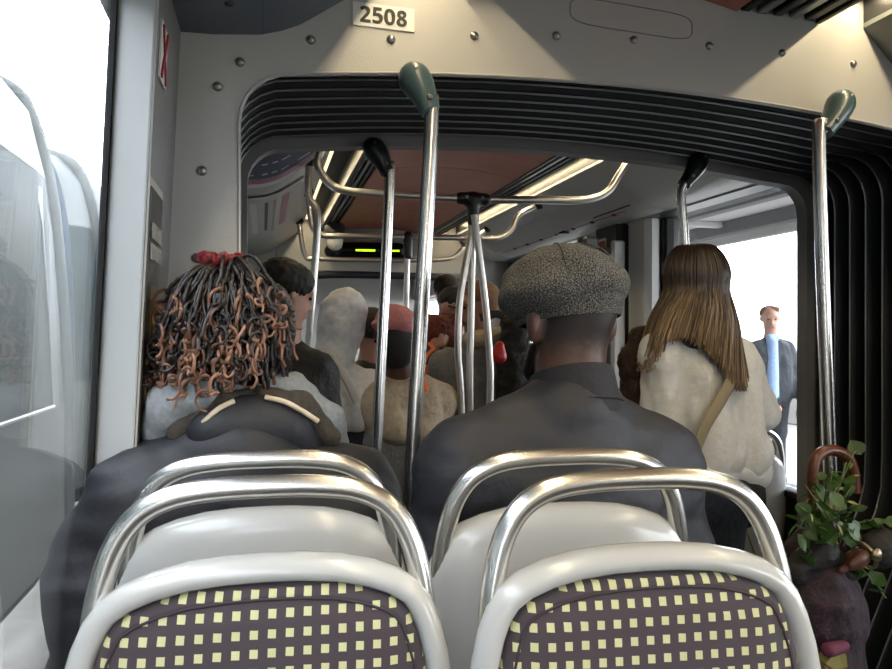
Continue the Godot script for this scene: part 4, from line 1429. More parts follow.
		var tone_at := rg.randf_range(0.68, 0.9)
		var ph := rg.randf_range(0.0, TAU)
		var wander := Vector3(rg.randf_range(-1, 1), 0, rg.randf_range(-1, 1)) * 0.12
		var pts := []
		var rr := []
		var cc := []
		for k in n1:
			var t := k / float(n1 - 1)
			dir = (dir + Vector3(0, -0.2, 0) + wander * 0.5 + Vector3(rg.randf_range(-1, 1), rg.randf_range(-1, 1), rg.randf_range(-1, 1)) * 0.13).normalized()
			p += dir * (0.0066 if t < curl_at else 0.0044)
			var q := (p - mid_h) / rads
			if q.length() < 1.0:
				var np := mid_h + q.normalized() * rads
				dir = (dir + (np - p) * 40.0).normalized()
				p = np
			var grow := smoothstep(curl_at - 0.15, curl_at + 0.1, t)
			ph += rate * grow
			var s1 := axis.cross(Vector3.UP).normalized()
			pts.append(p + (s1 * sin(ph) + axis.cross(s1) * cos(ph)) * curl_r * grow)
			rr.append(0.0031 * (1.13 if k % 2 == 0 else 0.9) * (1.0 - 0.3 * smoothstep(0.8, 1.0, t)))
			cc.append(dark.lerp(tone, smoothstep(tone_at - 0.2, tone_at + 0.1, t)))
		wpart(hair, "braid", tube(smooth_path(pts, 2), _double(rr), 6, false, _double(cc)), M.vertex_hair)
	# short braids hanging from the nape and behind the right ear
	for i in 46:
		var az := rg.randf_range(-0.5, 1.5)
		var el := rg.randf_range(-0.35, 0.35)
		var q0 := hc + Vector3(0, 0.01, 0.006) + Vector3(sin(az) * cos(el), sin(el), cos(az) * cos(el)) * Vector3(0.085, 0.1, 0.108)
		var pts := []
		var rr := []
		var cc := []
		var ln := rg.randf_range(0.045, 0.095)
		for k in 16:
			var t := k / 15.0
			pts.append(q0 + Vector3(sin(az) * 0.012 * t * (1.0 - t) - 0.008 * t * sin(az), -ln * t, 0.012 * t * (1.0 - t) * 2.0 - 0.012 * t) + Vector3(sin(t * 9.0 + i), 0, cos(t * 9.0 + i)) * 0.004 * t)
			rr.append(0.0036 * (1.12 if k % 2 == 0 else 0.9))
			cc.append(dark.lerp(cop, smoothstep(0.7, 1.0, t) * (1.0 if i % 3 == 0 else 0.15)))
		wpart(hair, "braid", tube(smooth_path(pts, 2), _double(rr), 6, false, _double(cc)), M.vertex_hair)
	# one stray braid sticking out on the left
	wpart(hair, "braid", tube(smooth_path([Vector3(-0.121, 1.46, -1.235), Vector3(-0.15, 1.428, -1.235), Vector3(-0.173, 1.409, -1.235), Vector3(-0.16, 1.397, -1.235), Vector3(-0.141, 1.382, -1.235)], 6), 0.0036, 7, false, _fill(dark, 25)), M.vertex_hair)
	wpart(hair, "braid", tube(smooth_path([Vector3(-0.128, 1.348, -1.225), Vector3(-0.138, 1.326, -1.215), Vector3(-0.154, 1.316, -1.215), Vector3(-0.17, 1.318, -1.215), Vector3(-0.162, 1.31, -1.215)], 6), 0.0042, 7, false, _fill(cop, 25)), M.vertex_hair)

# values between neighbours, to go with a path smoothed in two steps
func _double(a: Array) -> Array:
	var out := []
	for i in a.size() - 1:
		out.append(a[i])
		out.append(a[i] if a[i] is float else a[i].lerp(a[i + 1], 0.5))
	out.append(a[a.size() - 1])
	return out

func _fill(c: Color, n: int) -> Array:
	var a := []
	for i in n:
		a.append(c)
	return a

func person_cap() -> void:
	var hc := Vector3(0.573, 1.436, -1.2)
	var b := facing(14.0, 4.0)
	var o := person("person in a grey tweed flat cap and navy bomber jacket, seated on the right", Vector3(0.47, 0.2, -1.1))
	var neck := Vector3(0.566, 1.294, -1.175)
	var skin := head_pieces(hc, b, 1.1)
	skin.append(C(hc + Vector3(0, -0.05, 0.012), neck, 0.068, 0.064))
	skin.append(C(hc + Vector3(0, -0.02, 0.035), neck + Vector3(0, 0.02, 0.0), 0.06, 0.058))
	skin.append(E(hc + b * Vector3(-0.09, -0.02, -0.012), Vector3(0.009, 0.034, 0.02), b * Basis(Vector3.UP, 0.5)))
	skin.append(E(hc + b * Vector3(0.092, -0.02, -0.012), Vector3(0.009, 0.034, 0.02), b * Basis(Vector3.UP, -0.5)))
	skin.append(C(neck, Vector3(0.47, 0.75, -1.2), 0.062, 0.1))
	skin.append(C(Vector3(0.47, 0.75, -1.12), Vector3(0.47, 0.72, -1.55), 0.11, 0.07))
	var hairline := hc.y - 0.062
	var fn := FastNoiseLite.new()
	fn.seed = 4
	fn.frequency = 60.0
	var paint := func(p: Vector3) -> Color:
		# cropped hair over the back of the head, thinning in specks at the nape
		var q := b.transposed() * (p - hc)
		var h := smoothstep(-0.028, 0.028, (p.y - hairline) + fn.get_noise_3dv(p) * 0.03)
		if q.z > 0.02 or absf(q.x) > 0.084:
			h = 0.0
		return Color(0.095, 0.05, 0.036).lerp(Color(0.03, 0.022, 0.02), h)
	wpart(o, "body", body(skin, 0.0055, 0.018, paint), M.skin_brown)
	face_parts(o, hc, b)
	# short beard along the left jaw, ear stud
	wpart(o, "beard", body([C(hc + b * Vector3(0.066, -0.05, 0.012), hc + b * Vector3(0.05, -0.1, 0.05), 0.013, 0.02), C(hc + b * Vector3(-0.066, -0.05, 0.012), hc + b * Vector3(-0.05, -0.1, 0.05), 0.013, 0.02), C(hc + b * Vector3(-0.04, -0.11, 0.06), hc + b * Vector3(0.04, -0.11, 0.06), 0.018, 0.018)], 0.006, 0.015), M.scalp_dark)
	wpart(o, "ear_stud", body([E(hc + b * Vector3(0.1, -0.052, -0.014), Vector3(0.005, 0.005, 0.005))], 0.003, 0.001), M.steel)
	# flat cap: full crown drooping over a band, short peak in front
	var cc := Vector3(0.563, 1.493, -1.205)
	var cb := Basis(Vector3(0, 0, 1), 0.035) * Basis(Vector3.RIGHT, -0.12)
	var cap := wpart(o, "cap", body([E(cc + Vector3(0.002, 0.004, -0.01), Vector3(0.114, 0.078, 0.13), cb), E(cc + Vector3(-0.034, -0.02, 0.008), Vector3(0.092, 0.048, 0.114), cb), E(cc + Vector3(0.036, -0.008, 0.006), Vector3(0.09, 0.052, 0.116), cb), E(cc + Vector3(-0.01, -0.03, -0.1), Vector3(0.08, 0.02, 0.075), cb)], 0.006, 0.02, null, 0.004, 14.0), M.tweed)
	var band := []
	for k in 2:
		var row := PackedVector3Array()
		for i in 40:
			var a := TAU * i / 40
			row.append(cc + Vector3(0.014, -0.068 if k == 0 else -0.03, 0.004) + cb * Vector3(cos(a) * (0.094 if k == 0 else 0.104), sin(a) * 0.0, sin(a) * (0.116 if k == 0 else 0.124)))
		band.append(row)
	var band_in := PackedVector3Array()
	for p in band[0]:
		band_in.append(p + (cc + Vector3(0.014, p.y - cc.y, 0.004) - p).normalized() * 0.006)
	wpart(cap, "band", merge([grid(band, true), grid([band_in, band[0]], true)]), M.tweed)
	for x in [-0.3, 0.42]:
		var seam := []
		for i in 16:
			var t := lerpf(0.25, 1.45, i / 15.0)
			seam.append(cc + Vector3(0.0, 0.004, -0.008) + cb * (Vector3(sin(x) * cos(t) * 1.0 + sin(x) * 0.25, sin(t), cos(x) * cos(t)) * Vector3(0.115, 0.0788, 0.131)))
		wpart(cap, "seam", tube(seam, 0.0014, 5), M.tweed)
	# bomber jacket
	var mid := Vector3(0.566, 1.265, -1.175)
	var shl := Vector3(0.354, 1.15, -1.165)
	var shr := Vector3(0.771, 1.14, -1.205)
	var j := [C(mid, shl, 0.07, 0.088), C(mid, shr, 0.07, 0.086), C(shl, Vector3(0.33, 0.992, -1.165), 0.083, 0.08), C(Vector3(0.33, 0.992, -1.165), Vector3(0.24, 0.92, -1.14), 0.08, 0.07), C(Vector3(0.24, 0.92, -1.14), Vector3(0.34, 0.86, -1.4), 0.066, 0.052), C(shr, Vector3(0.802, 0.968, -1.205), 0.082, 0.078), C(Vector3(0.802, 0.968, -1.205), Vector3(0.74, 0.92, -1.17), 0.078, 0.068), C(Vector3(0.74, 0.92, -1.17), Vector3(0.62, 0.86, -1.42), 0.066, 0.052), C(Vector3(0.475, 1.089, -1.175), Vector3(0.473, 0.835, -1.155), 0.125, 0.13), C(Vector3(0.658, 1.085, -1.185), Vector3(0.644, 0.806, -1.175), 0.12, 0.13), C(Vector3(0.563, 1.198, -1.175), Vector3(0.554, 0.976, -1.155), 0.1, 0.125), C(Vector3(0.47, 0.8, -1.22), Vector3(0.47, 0.68, -1.22), 0.17, 0.17)]
	wpart(o, "jacket", body(j, 0.009, 0.05, null, 0.009, 7.0, Vector3(0.8, 1.5, 1)), M.bomber)
	# ribbed collar
	var rows := []
	for q in [[0.098, -0.06], [0.094, -0.04], [0.086, -0.01], [0.081, 0.014], [0.078, 0.026], [0.073, 0.026], [0.072, 0.01], [0.078, -0.04]]:
		var row := PackedVector3Array()
		for i in 64:
			var a := TAU * i / 64
			var rib := 0.0004 if i % 2 == 0 else -0.0004
			row.append(Vector3(0.575, 1.324, -1.185) + Vector3(cos(a) * (q[0] + rib) * 1.02, q[1] - 0.026 * (1.0 - sin(a)), sin(a) * (q[0] + rib)))
		rows.append(row)
	wpart(o, "rib_collar", grid(rows, true), M.rib_knit)
	var base_seam := []
	for i in 48:
		var a := TAU * i / 48
		base_seam.append(Vector3(0.575, 1.324, -1.185) + Vector3(cos(a) * 0.098, -0.036 - 0.026 * (1.0 - sin(a)), sin(a) * 0.095))
	wpart(o, "collar_seam", tube(base_seam, 0.0025, 5, true), M.rib_knit)
	wpart(o, "trousers", body([C(Vector3(0.37, 0.68, -1.1), Vector3(0.36, 0.66, -1.52), 0.1, 0.075), C(Vector3(0.57, 0.68, -1.1), Vector3(0.58, 0.66, -1.52), 0.1, 0.075), C(Vector3(0.36, 0.66, -1.52), Vector3(0.36, 0.1, -1.58), 0.07, 0.05), C(Vector3(0.58, 0.66, -1.52), Vector3(0.58, 0.1, -1.58), 0.07, 0.05)], 0.018, 0.05), M.black_cloth)
	for x in [0.36, 0.58]:
		wpart(o, "shoe", body([C(Vector3(x, 0.05, -1.56), Vector3(x, 0.04, -1.72), 0.045, 0.036)], 0.012, 0.01), M.ink)

func legs(o: Node3D, x: float, z: float, hip: float, m: Material, w := 0.1) -> void:
	wpart(o, "trousers", body([C(Vector3(x - w, hip, z), Vector3(x - w, 0.5, z - 0.02), 0.1, 0.068), C(Vector3(x - w, 0.5, z - 0.02), Vector3(x - w, 0.1, z), 0.064, 0.048), C(Vector3(x + w, hip, z), Vector3(x + w, 0.5, z - 0.02), 0.1, 0.068), C(Vector3(x + w, 0.5, z - 0.02), Vector3(x + w, 0.1, z), 0.064, 0.048), C(Vector3(x - w, hip + 0.04, z), Vector3(x + w, hip + 0.04, z), 0.1, 0.1)], 0.02, 0.05), m)
	for s in [-1.0, 1.0]:
		wpart(o, "shoe", body([C(Vector3(x + s * w, 0.05, z + 0.02), Vector3(x + s * (w + 0.02), 0.04, z - 0.15), 0.045, 0.036)], 0.014, 0.01), M.ink)

func person_long_hair() -> void:
	var hc := Vector3(1.254, 1.544, -1.76)
	var b := facing(-8.0, 4.0)
	var o := person("person with long dark-to-blonde hair in an off-white denim jacket, standing in the gangway", Vector3(1.27, 0, -1.78))
	var neck := Vector3(1.282, 1.398, -1.77)
	var skin := head_pieces(hc, b, 0.97)
	skin.append_array([C(hc + Vector3(0, -0.05, 0.01), neck, 0.05, 0.055), C(neck, Vector3(1.28, 0.95, -1.82), 0.045, 0.075), C(Vector3(1.2, 0.9, -1.81), Vector3(1.195, 0.5, -1.82), 0.05, 0.045), C(Vector3(1.36, 0.9, -1.81), Vector3(1.365, 0.5, -1.82), 0.05, 0.045)])
	# hands in front
	skin.append_array(hand_pieces(Vector3(1.12, 1.02, -1.98), Vector3(0.5, 0.2, -0.8).normalized(), Vector3(0.8, 0, 0.5).normalized(), Vector3(0, 1, 0.2).normalized(), 0.7))
	skin.append_array(hand_pieces(Vector3(1.44, 1.1, -1.98), Vector3(-0.5, 0.3, -0.8).normalized(), Vector3(-0.8, 0, 0.5).normalized(), Vector3(0, 1, 0.2).normalized(), 0.7))
	wpart(o, "body", body(skin, 0.009, 0.02), M.skin_light)
	face_parts(o, hc, b, 0.97)
	# jacket
	var shl := Vector3(1.153, 1.344, -1.77)
	var shr := Vector3(1.45, 1.319, -1.8)
	var mid := Vector3(1.307, 1.389, -1.78)
	var el := Vector3(1.176, 1.139, -1.8)
	var er := Vector3(1.567, 1.147, -1.84)
	var j := [C(mid, shl, 0.058, 0.062), C(mid, shr, 0.058, 0.06), C(shl, el, 0.062, 0.058), C(el, Vector3(1.12, 1.03, -1.96), 0.056, 0.042), C(shr, er, 0.06, 0.057), C(er, Vector3(1.44, 1.1, -1.96), 0.055, 0.042), C(Vector3(1.261, 1.291, -1.78), Vector3(1.325, 1.044, -1.78), 0.098, 0.1), C(Vector3(1.402, 1.288, -1.8), Vector3(1.442, 1.035, -1.8), 0.095, 0.095), C(Vector3(1.296, 1.03, -1.78), Vector3(1.476, 1.015, -1.8), 0.08, 0.08)]
	var jk := wpart(o, "jacket", body(j, 0.012, 0.03, null, 0.01, 9.0, Vector3(1.5, 0.7, 1.5)), M.white_denim)
	wpart(jk, "waistband", body([C(Vector3(1.221, 0.993, -1.705), Vector3(1.432, 0.981, -1.725), 0.014, 0.014), C(Vector3(1.275, 0.987, -1.77), Vector3(1.483, 0.972, -1.79), 0.07, 0.07)], 0.011, 0.02), M.white_denim)
	var strap := smooth_path([Vector3(1.118, 1.407, -1.7), Vector3(1.324, 1.276, -1.665), Vector3(1.279, 1.217, -1.655), Vector3(1.225, 1.141, -1.655), Vector3(1.203, 1.051, -1.68)].slice(1), 6)
	wpart(o, "bag_strap", tube(strap, 0.022, 8, false, [], 0.18, Vector3(0.2, 0, 1)), M.strap_beige)
	# top and jeans
	wpart(o, "black_top", body([C(Vector3(1.321, 0.943, -1.79), Vector3(1.443, 0.932, -1.81), 0.085, 0.085), C(Vector3(1.318, 0.888, -1.79), Vector3(1.443, 0.875, -1.81), 0.09, 0.092)], 0.014, 0.03), M.black_cloth)
	legs(o, 1.28, -1.8, 0.88, M.jeans, 0.085)
	wpart(o, "scarf", body([C(Vector3(1.142, 1.389, -1.85), Vector3(1.128, 1.32, -1.88), 0.035, 0.045), C(Vector3(1.128, 1.32, -1.88), Vector3(1.133, 1.208, -1.9), 0.045, 0.04), C(Vector3(1.142, 1.389, -1.85), Vector3(1.308, 1.408, -1.9), 0.03, 0.03)], 0.012, 0.03, null, 0.012, 18.0), M.animal_print)
	# hair, strand by strand, joined into one head of hair
	var hair := wpart(o, "hair", body([E(hc + Vector3(0, 0.022, 0.008), Vector3(0.084, 0.1, 0.096)), C(hc + Vector3(0, -0.03, 0.03), Vector3(1.235, 1.413, -1.72), 0.068, 0.06)], 0.01, 0.03), M.scalp_dark)
	var rg := RandomNumberGenerator.new()
	rg.seed = 9
	var list := []
	var tips := [[-1.0, Vector3(1.104, 1.305, -1.8)], [-0.8, Vector3(1.093, 1.301, -1.75)], [-0.62, Vector3(1.101, 1.355, -1.71)], [-0.45, Vector3(1.134, 1.401, -1.685)], [-0.25, Vector3(1.183, 1.396, -1.67)], [0.0, Vector3(1.249, 1.35, -1.66)], [0.25, Vector3(1.299, 1.291, -1.66)], [0.5, Vector3(1.342, 1.255, -1.67)], [0.75, Vector3(1.379, 1.247, -1.69)], [1.0, Vector3(1.419, 1.279, -1.74)]]
	var crown := hc + Vector3(0.0, 0.118, -0.015)
	for i in 1300:
		var a := rg.randf_range(-1.0, 1.0)
		var k0 := 0
		while k0 < tips.size() - 2 and tips[k0 + 1][0] < a:
			k0 += 1
		var f: float = (a - tips[k0][0]) / (tips[k0 + 1][0] - tips[k0][0])
		var tip: Vector3 = tips[k0][1].lerp(tips[k0 + 1][1], clampf(f, 0.0, 1.0))
		tip += Vector3(rg.randf_range(-0.014, 0.014), rg.randf_range(-0.02, 0.035), rg.randf_range(-0.012, 0.012))
		var az := a * 1.75
		var lay := rg.randf_range(0.0, 0.012)
		var pts := [crown + Vector3(sin(az) * 0.012, 0.0, cos(az) * 0.012)]
		for ev in [1.05, 0.62, 0.15, -0.3]:
			var w: float = cos(ev)
			pts.append(hc + Vector3(sin(az) * w * (0.088 + lay), 0.022 + sin(ev) * (0.102 + lay), cos(az) * w * (0.1 + lay) + 0.006))
		var last: Vector3 = pts[pts.size() - 1]
		pts.append(last.lerp(tip, 0.35) + Vector3(sin(az) * 0.012, 0, cos(az) * 0.014))
		pts.append(last.lerp(tip, 0.7) + Vector3(sin(az) * 0.007, 0, cos(az) * 0.008))
		pts.append(tip)
		var path := smooth_path(pts, 3)
		var rr := []
		var cc := []
		var tone := rg.randf()
		var start := rg.randf_range(0.36, 0.58)
		for k in path.size():
			var t := k / float(path.size() - 1)
			rr.append(0.003 * (1.0 - 0.6 * t * t) + 0.0003)
			var root := Color(0.022, 0.014, 0.01).lerp(Color(0.045, 0.028, 0.018), tone)
			var end := Color(0.16, 0.1, 0.05).lerp(Color(0.44, 0.31, 0.17), tone * tone)
			cc.append(root.lerp(end, smoothstep(start, start + 0.5, t)))
		list.append(tube(path, rr, 4, false, cc))
	wpart(hair, "long_strands", merge(list), M.vertex_hair)

# simple standing figure used for the passengers farther down the car; returns the node
func stand(label: String, at: Vector3, hc: Vector3, b: Basis, skin_m: Material, coat: Material, w: float, arms: Array, coat_end: float, legm: Material, cell := 0.016) -> Node3D:
	var o := person(label, at)
	var sh := hc.y - 0.27
	var neck := Vector3(lerpf(hc.x, at.x, 0.5), hc.y - 0.17, lerpf(hc.z, at.z, 0.5))
	var skin := head_pieces(hc, b)
	skin.append_array([C(hc + Vector3(0, -0.05, 0), neck, 0.052, 0.056), C(neck, Vector3(at.x, 0.95, at.z), 0.05, 0.08), C(Vector3(at.x - 0.09, 0.95, at.z), Vector3(at.x - 0.1, 0.5, at.z), 0.07, 0.05), C(Vector3(at.x + 0.09, 0.95, at.z), Vector3(at.x + 0.1, 0.5, at.z), 0.07, 0.05)])
	for a in arms:
		skin.append_array(hand_pieces(a[2], (a[2] - a[1]).normalized(), Vector3(-signf(a[2].x - at.x), 0, 0.3).normalized(), Vector3(0, 1, 0), 0.6))
	wpart(o, "body", body(skin, 0.011, 0.02), skin_m)
	face_parts(o, hc, b)
	var j := [C(Vector3(at.x, sh + 0.03, at.z), Vector3(at.x - w, sh - 0.02, at.z), 0.075, 0.07), C(Vector3(at.x, sh + 0.03, at.z), Vector3(at.x + w, sh - 0.02, at.z), 0.075, 0.07), C(Vector3(at.x - w * 0.45, sh - 0.1, at.z), Vector3(at.x - w * 0.45, coat_end + 0.1, at.z), 0.12, 0.12), C(Vector3(at.x + w * 0.45, sh - 0.1, at.z), Vector3(at.x + w * 0.45, coat_end + 0.1, at.z), 0.12, 0.12)]
	var s := -1.0
	for a in arms:
		j.append(C(Vector3(at.x + s * w, sh - 0.02, at.z), a[0], 0.07, 0.058))
		j.append(C(a[0], a[1], 0.056, 0.046))
		j.append(C(a[1], a[2], 0.044, 0.034))
		s = 1.0
	wpart(o, "coat", body(j, cell, 0.05, null, 0.012, 8.0, Vector3(1.4, 0.8, 1.4)), coat)
	legs(o, at.x, at.z, 0.9, legm)
	return o

func arms_down(at: Vector3, w: float, y: float) -> Array:
	var out := []
	for s in [-1.0, 1.0]:
		out.append([Vector3(at.x + s * (w + 0.05), y - 0.3, at.z), Vector3(at.x + s * (w + 0.03), y - 0.5, at.z - 0.1), Vector3(at.x + s * (w + 0.02), y - 0.55, at.z - 0.14)])
	return out

func standing_people() -> void:
	# hooded figure
	var at := Vector3(Vector3(0.319, 1.123, -2.85).x, 0, -2.85)
	var hc := Vector3(0.319, 1.453, -2.85)
	var o := stand("person in a pale grey hooded sweater, seen from behind, hood up", at, hc, facing(-25, 12), M.skin_light, M.jersey_grey, 0.15, [[Vector3(0.163, 1.022, -2.86), Vector3(0.18, 0.901, -2.95), Vector3(0.204, 0.861, -3.05)], [Vector3(0.501, 1.098, -2.84), Vector3(0.557, 1, -2.95), Vector3(0.54, 0.991, -3.03)]], 1.0, M.jeans)
	wpart(o, "hood", body([E(hc + Vector3(0.004, 0.018, 0.01), Vector3(0.1, 0.125, 0.115), Basis(Vector3(0, 0, 1), -0.2)), C(hc + Vector3(-0.005, -0.05, 0.03), hc + Vector3(-0.035, -0.15, 0.02), 0.085, 0.085), E(hc + Vector3(0.03, 0.075, 0.03), Vector3(0.055, 0.06, 0.07))], 0.012, 0.04, null, 0.01, 12.0), M.jersey_grey)
	var st := smooth_path([Vector3(0.197, 1.321, -2.77), Vector3(0.241, 1.33, -2.715), Vector3(0.29, 1.278, -2.695), Vector3(0.334, 1.201, -2.695), Vector3(0.368, 1.127, -2.71)], 6)
	wpart(o, "bag_strap", tube(st, 0.017, 8, false, [], 0.25, Vector3(0.1, 0, 1)), M.strap_pale)
	# black-haired man at the left
	at = Vector3(Vector3(0.071, 1.162, -2.5).x, 0, -2.5)
	hc = Vector3(0.085, 1.551, -2.5)
	o = stand("person with short black hair looking down, behind the braided woman", at, hc, facing(-65, 18), M.skin_light, M.black_cloth, 0.12, arms_down(at, 0.1, 1.35), 0.95, M.black_cloth)
	wpart(o, "hair", body([E(hc + Vector3(-0.01, 0.045, 0.012), Vector3(0.094, 0.082, 0.095), Basis(Vector3(0, 0, 1), -0.3)), E(hc + Vector3(0.045, 0.045, 0.0), Vector3(0.055, 0.05, 0.08), Basis(Vector3(0, 0, 1), -0.5)), E(hc + Vector3(-0.045, -0.015, 0.02), Vector3(0.045, 0.06, 0.06))], 0.009, 0.02, null, 0.006, 40.0), M.hair_black)
	# pink cap, beige jacket, small backpack
	at = Vector3(Vector3(0.585, 1.121, -2.8).x, 0, -2.8)
	hc = Vector3(0.53, 1.394, -2.76)
	o = stand("person in a beige jacket and faded pink cap with black and orange backpack straps", at, hc, facing(35, 20), M.skin_woman, M.beige_wool, 0.15, [[Vector3(0.496, 1.094, -2.76), Vector3(0.526, 1.017, -2.7), Vector3(0.613, 1.005, -2.83)], [Vector3(0.712, 1.096, -2.8), Vector3(0.644, 0.988, -2.7), Vector3(0.598, 0.978, -2.84)]], 1.0, M.steel_grey_coat)
	wpart(o, "cap", body([E(hc + Vector3(0.012, 0.06, 0.015), Vector3(0.094, 0.07, 0.1), Basis(Vector3(0, 0, 1), -0.35)), E(hc + Vector3(-0.035, 0.05, 0.05), Vector3(0.07, 0.03, 0.06), Basis(Vector3(0, 0, 1), 0.1))], 0.01, 0.02, null, 0.004, 20.0), M.pink_cotton)
	wpart(o, "hair", body([E(hc + Vector3(0.0, -0.01, 0.03), Vector3(0.082, 0.085, 0.075)), E(hc + Vector3(0.0, -0.08, 0.03), Vector3(0.07, 0.06, 0.06))], 0.011, 0.03), M.hair_black)
	for q in [[0.0, M.ink], [0.02, M.orange_cloth]]:
		var sp := smooth_path([Vector3(0.651, 1.357, -2.66), Vector3(0.613, 1.313, -2.655), Vector3(0.596, 1.248, -2.655), Vector3(0.618, 1.166, -2.66)], 5)
		var moved := []
		for p in sp:
			moved.append(p + Vector3(q[0], 0, -q[0] * 0.3))
		wpart(o, "backpack_strap", tube(moved, 0.02, 8, false, [], 0.3, Vector3(0, 0, 1)), q[1])
	# red-haired passenger
	at = Vector3(Vector3(0.876, 1.066, -3.3).x, 0, -3.3)
	hc = Vector3(0.85, 1.362, -3.28)
	o = stand("person with curly red hair and orange scarf looking down, behind the front pole", at, hc, facing(160, 28), M.skin_light, M.black_cloth, 0.15, arms_down(at, 0.15, 1.22), 0.9, M.black_cloth)
	var curls := [E(hc + Vector3(0.0, 0.05, -0.02), Vector3(0.1, 0.09, 0.1)), E(hc + Vector3(0.075, -0.03, -0.01), Vector3(0.055, 0.11, 0.08)), E(hc + Vector3(-0.085, -0.03, -0.02), Vector3(0.045, 0.1, 0.08))]
	var rg := RandomNumberGenerator.new()
	rg.seed = 3
	for i in 60:
		var a := rg.randf_range(0.0, TAU)
		curls.append(E(hc + Vector3(cos(a) * 0.115, rg.randf_range(-0.13, 0.13), -0.01 + rg.randf_range(-0.07, 0.08)), Vector3.ONE * rg.randf_range(0.018, 0.032)))
	wpart(o, "hair", body(curls, 0.01, 0.018, null, 0.01, 45.0), M.hair_red)
	wpart(o, "scarf", body([C(hc + Vector3(-0.06, -0.15, 0.06), hc + Vector3(0.09, -0.13, 0.06), 0.04, 0.035)], 0.012, 0.02, null, 0.008, 25.0), M.orange_cloth)
	# grey-coated man with black bag
	at = Vector3(Vector3(1.035, 1.081, -3.1).x, 0, -3.1)
	hc = Vector3(1.004, 1.538, -3.1)
	o = stand("person with sandy hair in a grey coat carrying a black rucksack, behind the triple pole", at, hc, facing(95, 10), M.skin_pink, M.steel_grey_coat, 0.19, [[Vector3(0.862, 1.111, -3.08), Vector3(0.853, 0.942, -3.1), Vector3(0.864, 0.907, -3.14)], [Vector3(1.193, 1.1, -3.12), Vector3(1.149, 0.931, -3.1), Vector3(1.137, 0.896, -3.14)]], 0.95, M.black_cloth)
	wpart(o, "hair", body([E(hc + Vector3(0.02, 0.05, 0.0), Vector3(0.095, 0.075, 0.088)), E(hc + Vector3(0.055, 0.0, 0.0), Vector3(0.05, 0.07, 0.075))], 0.011, 0.02, null, 0.005, 40.0), M.hair_sandy)
	wpart(o, "fur_collar", body([C(hc + Vector3(-0.06, -0.165, 0.07), hc + Vector3(0.12, -0.14, 0.06), 0.04, 0.045)], 0.014, 0.02, null, 0.008, 30.0), M.strap_beige)
	var bag := thing("rucksack", "black rucksack with a red pouch hanging beside the tweed cap's left ear", "bag", Vector3(1.124, 1.098, -2.9))
	wpart(bag, "body", body([C(Vector3(1.129, 1.444, -2.9), Vector3(1.119, 1.121, -2.9), 0.07, 0.085), C(Vector3(1.186, 1.398, -2.92), Vector3(1.186, 1.117, -2.92), 0.07, 0.08)], 0.014, 0.04, null, 0.01, 14.0), M.black_cloth)
	wpart(bag, "red_pouch", body([C(Vector3(1.014, 1.353, -2.8), Vector3(1.009, 1.305, -2.8), 0.02, 0.036)], 0.009, 0.01), M.red_pouch)
	wpart(bag, "shoulder_strap", tube(smooth_path([Vector3(0.964, 1.476, -2.93), Vector3(1.043, 1.495, -2.92), Vector3(1.109, 1.458, -2.9)], 5), 0.018, 8, false, [], 0.3, Vector3(0, 0, 1)), M.ink)
	# dark-haired man in sunglasses, and a head farther back
	at = Vector3(Vector3(1.066, 1.024, -3.7).x, 0, -3.7)
	hc = Vector3(1.06, 1.552, -3.7)
	o = stand("person with dark hair and sunglasses behind the red-haired passenger", at, hc, facing(-140, 12), M.skin_pink, M.steel_grey_coat, 0.17, arms_down(at, 0.17, 1.3), 0.9, M.black_cloth)
	wpart(o, "hair", body([E(hc + Vector3(0, 0.052, -0.015), Vector3(0.088, 0.075, 0.095))], 0.011, 0.01, null, 0.006, 40.0), M.hair_black)
	var fb := facing(-140, 12)
	wpart(o, "sunglasses", body([C(hc + fb * Vector3(-0.045, 0.005, 0.088), hc + fb * Vector3(-0.018, 0.003, 0.094), 0.018, 0.018), C(hc + fb * Vector3(0.045, 0.005, 0.088), hc + fb * Vector3(0.018, 0.003, 0.094), 0.018, 0.018), C(hc + fb * Vector3(-0.075, 0.012, 0.0), hc + fb * Vector3(-0.06, 0.01, 0.08), 0.006, 0.006), C(hc + fb * Vector3(0.075, 0.012, 0.0), hc + fb * Vector3(0.06, 0.01, 0.08), 0.006, 0.006)], 0.007, 0.006), M.ink)
	at = Vector3(Vector3(1.238, 0.944, -4.5).x, 0, -4.5)
	hc = Vector3(1.231, 1.696, -4.5)
	o = stand("person with dark brown hair farthest back in the crowd", at, hc, facing(10, 5), M.skin_pink, M.navy_coat, 0.17, arms_down(at, 0.17, 1.35), 0.9, M.black_cloth, 0.02)
	wpart(o, "hair", body([E(hc + Vector3(0, 0.035, 0.015), Vector3(0.09, 0.09, 0.1))], 0.012, 0.01, null, 0.006, 40.0), M.hair_brown)
	at = Vector3(Vector3(0.537, 1.047, -3.6).x, 0, -3.6)
	hc = Vector3(0.565, 1.424, -3.6)
	o = stand("person in dark clothes half hidden between the hooded figure and pink cap", at, hc, facing(30, 10), M.skin_pink, M.black_cloth, 0.16, arms_down(at, 0.16, 1.25), 0.9, M.black_cloth, 0.02)
	wpart(o, "hair", body([E(hc + Vector3(0, 0.035, 0.015), Vector3(0.09, 0.09, 0.1))], 0.012, 0.01, null, 0.006, 40.0), M.hair_brown)

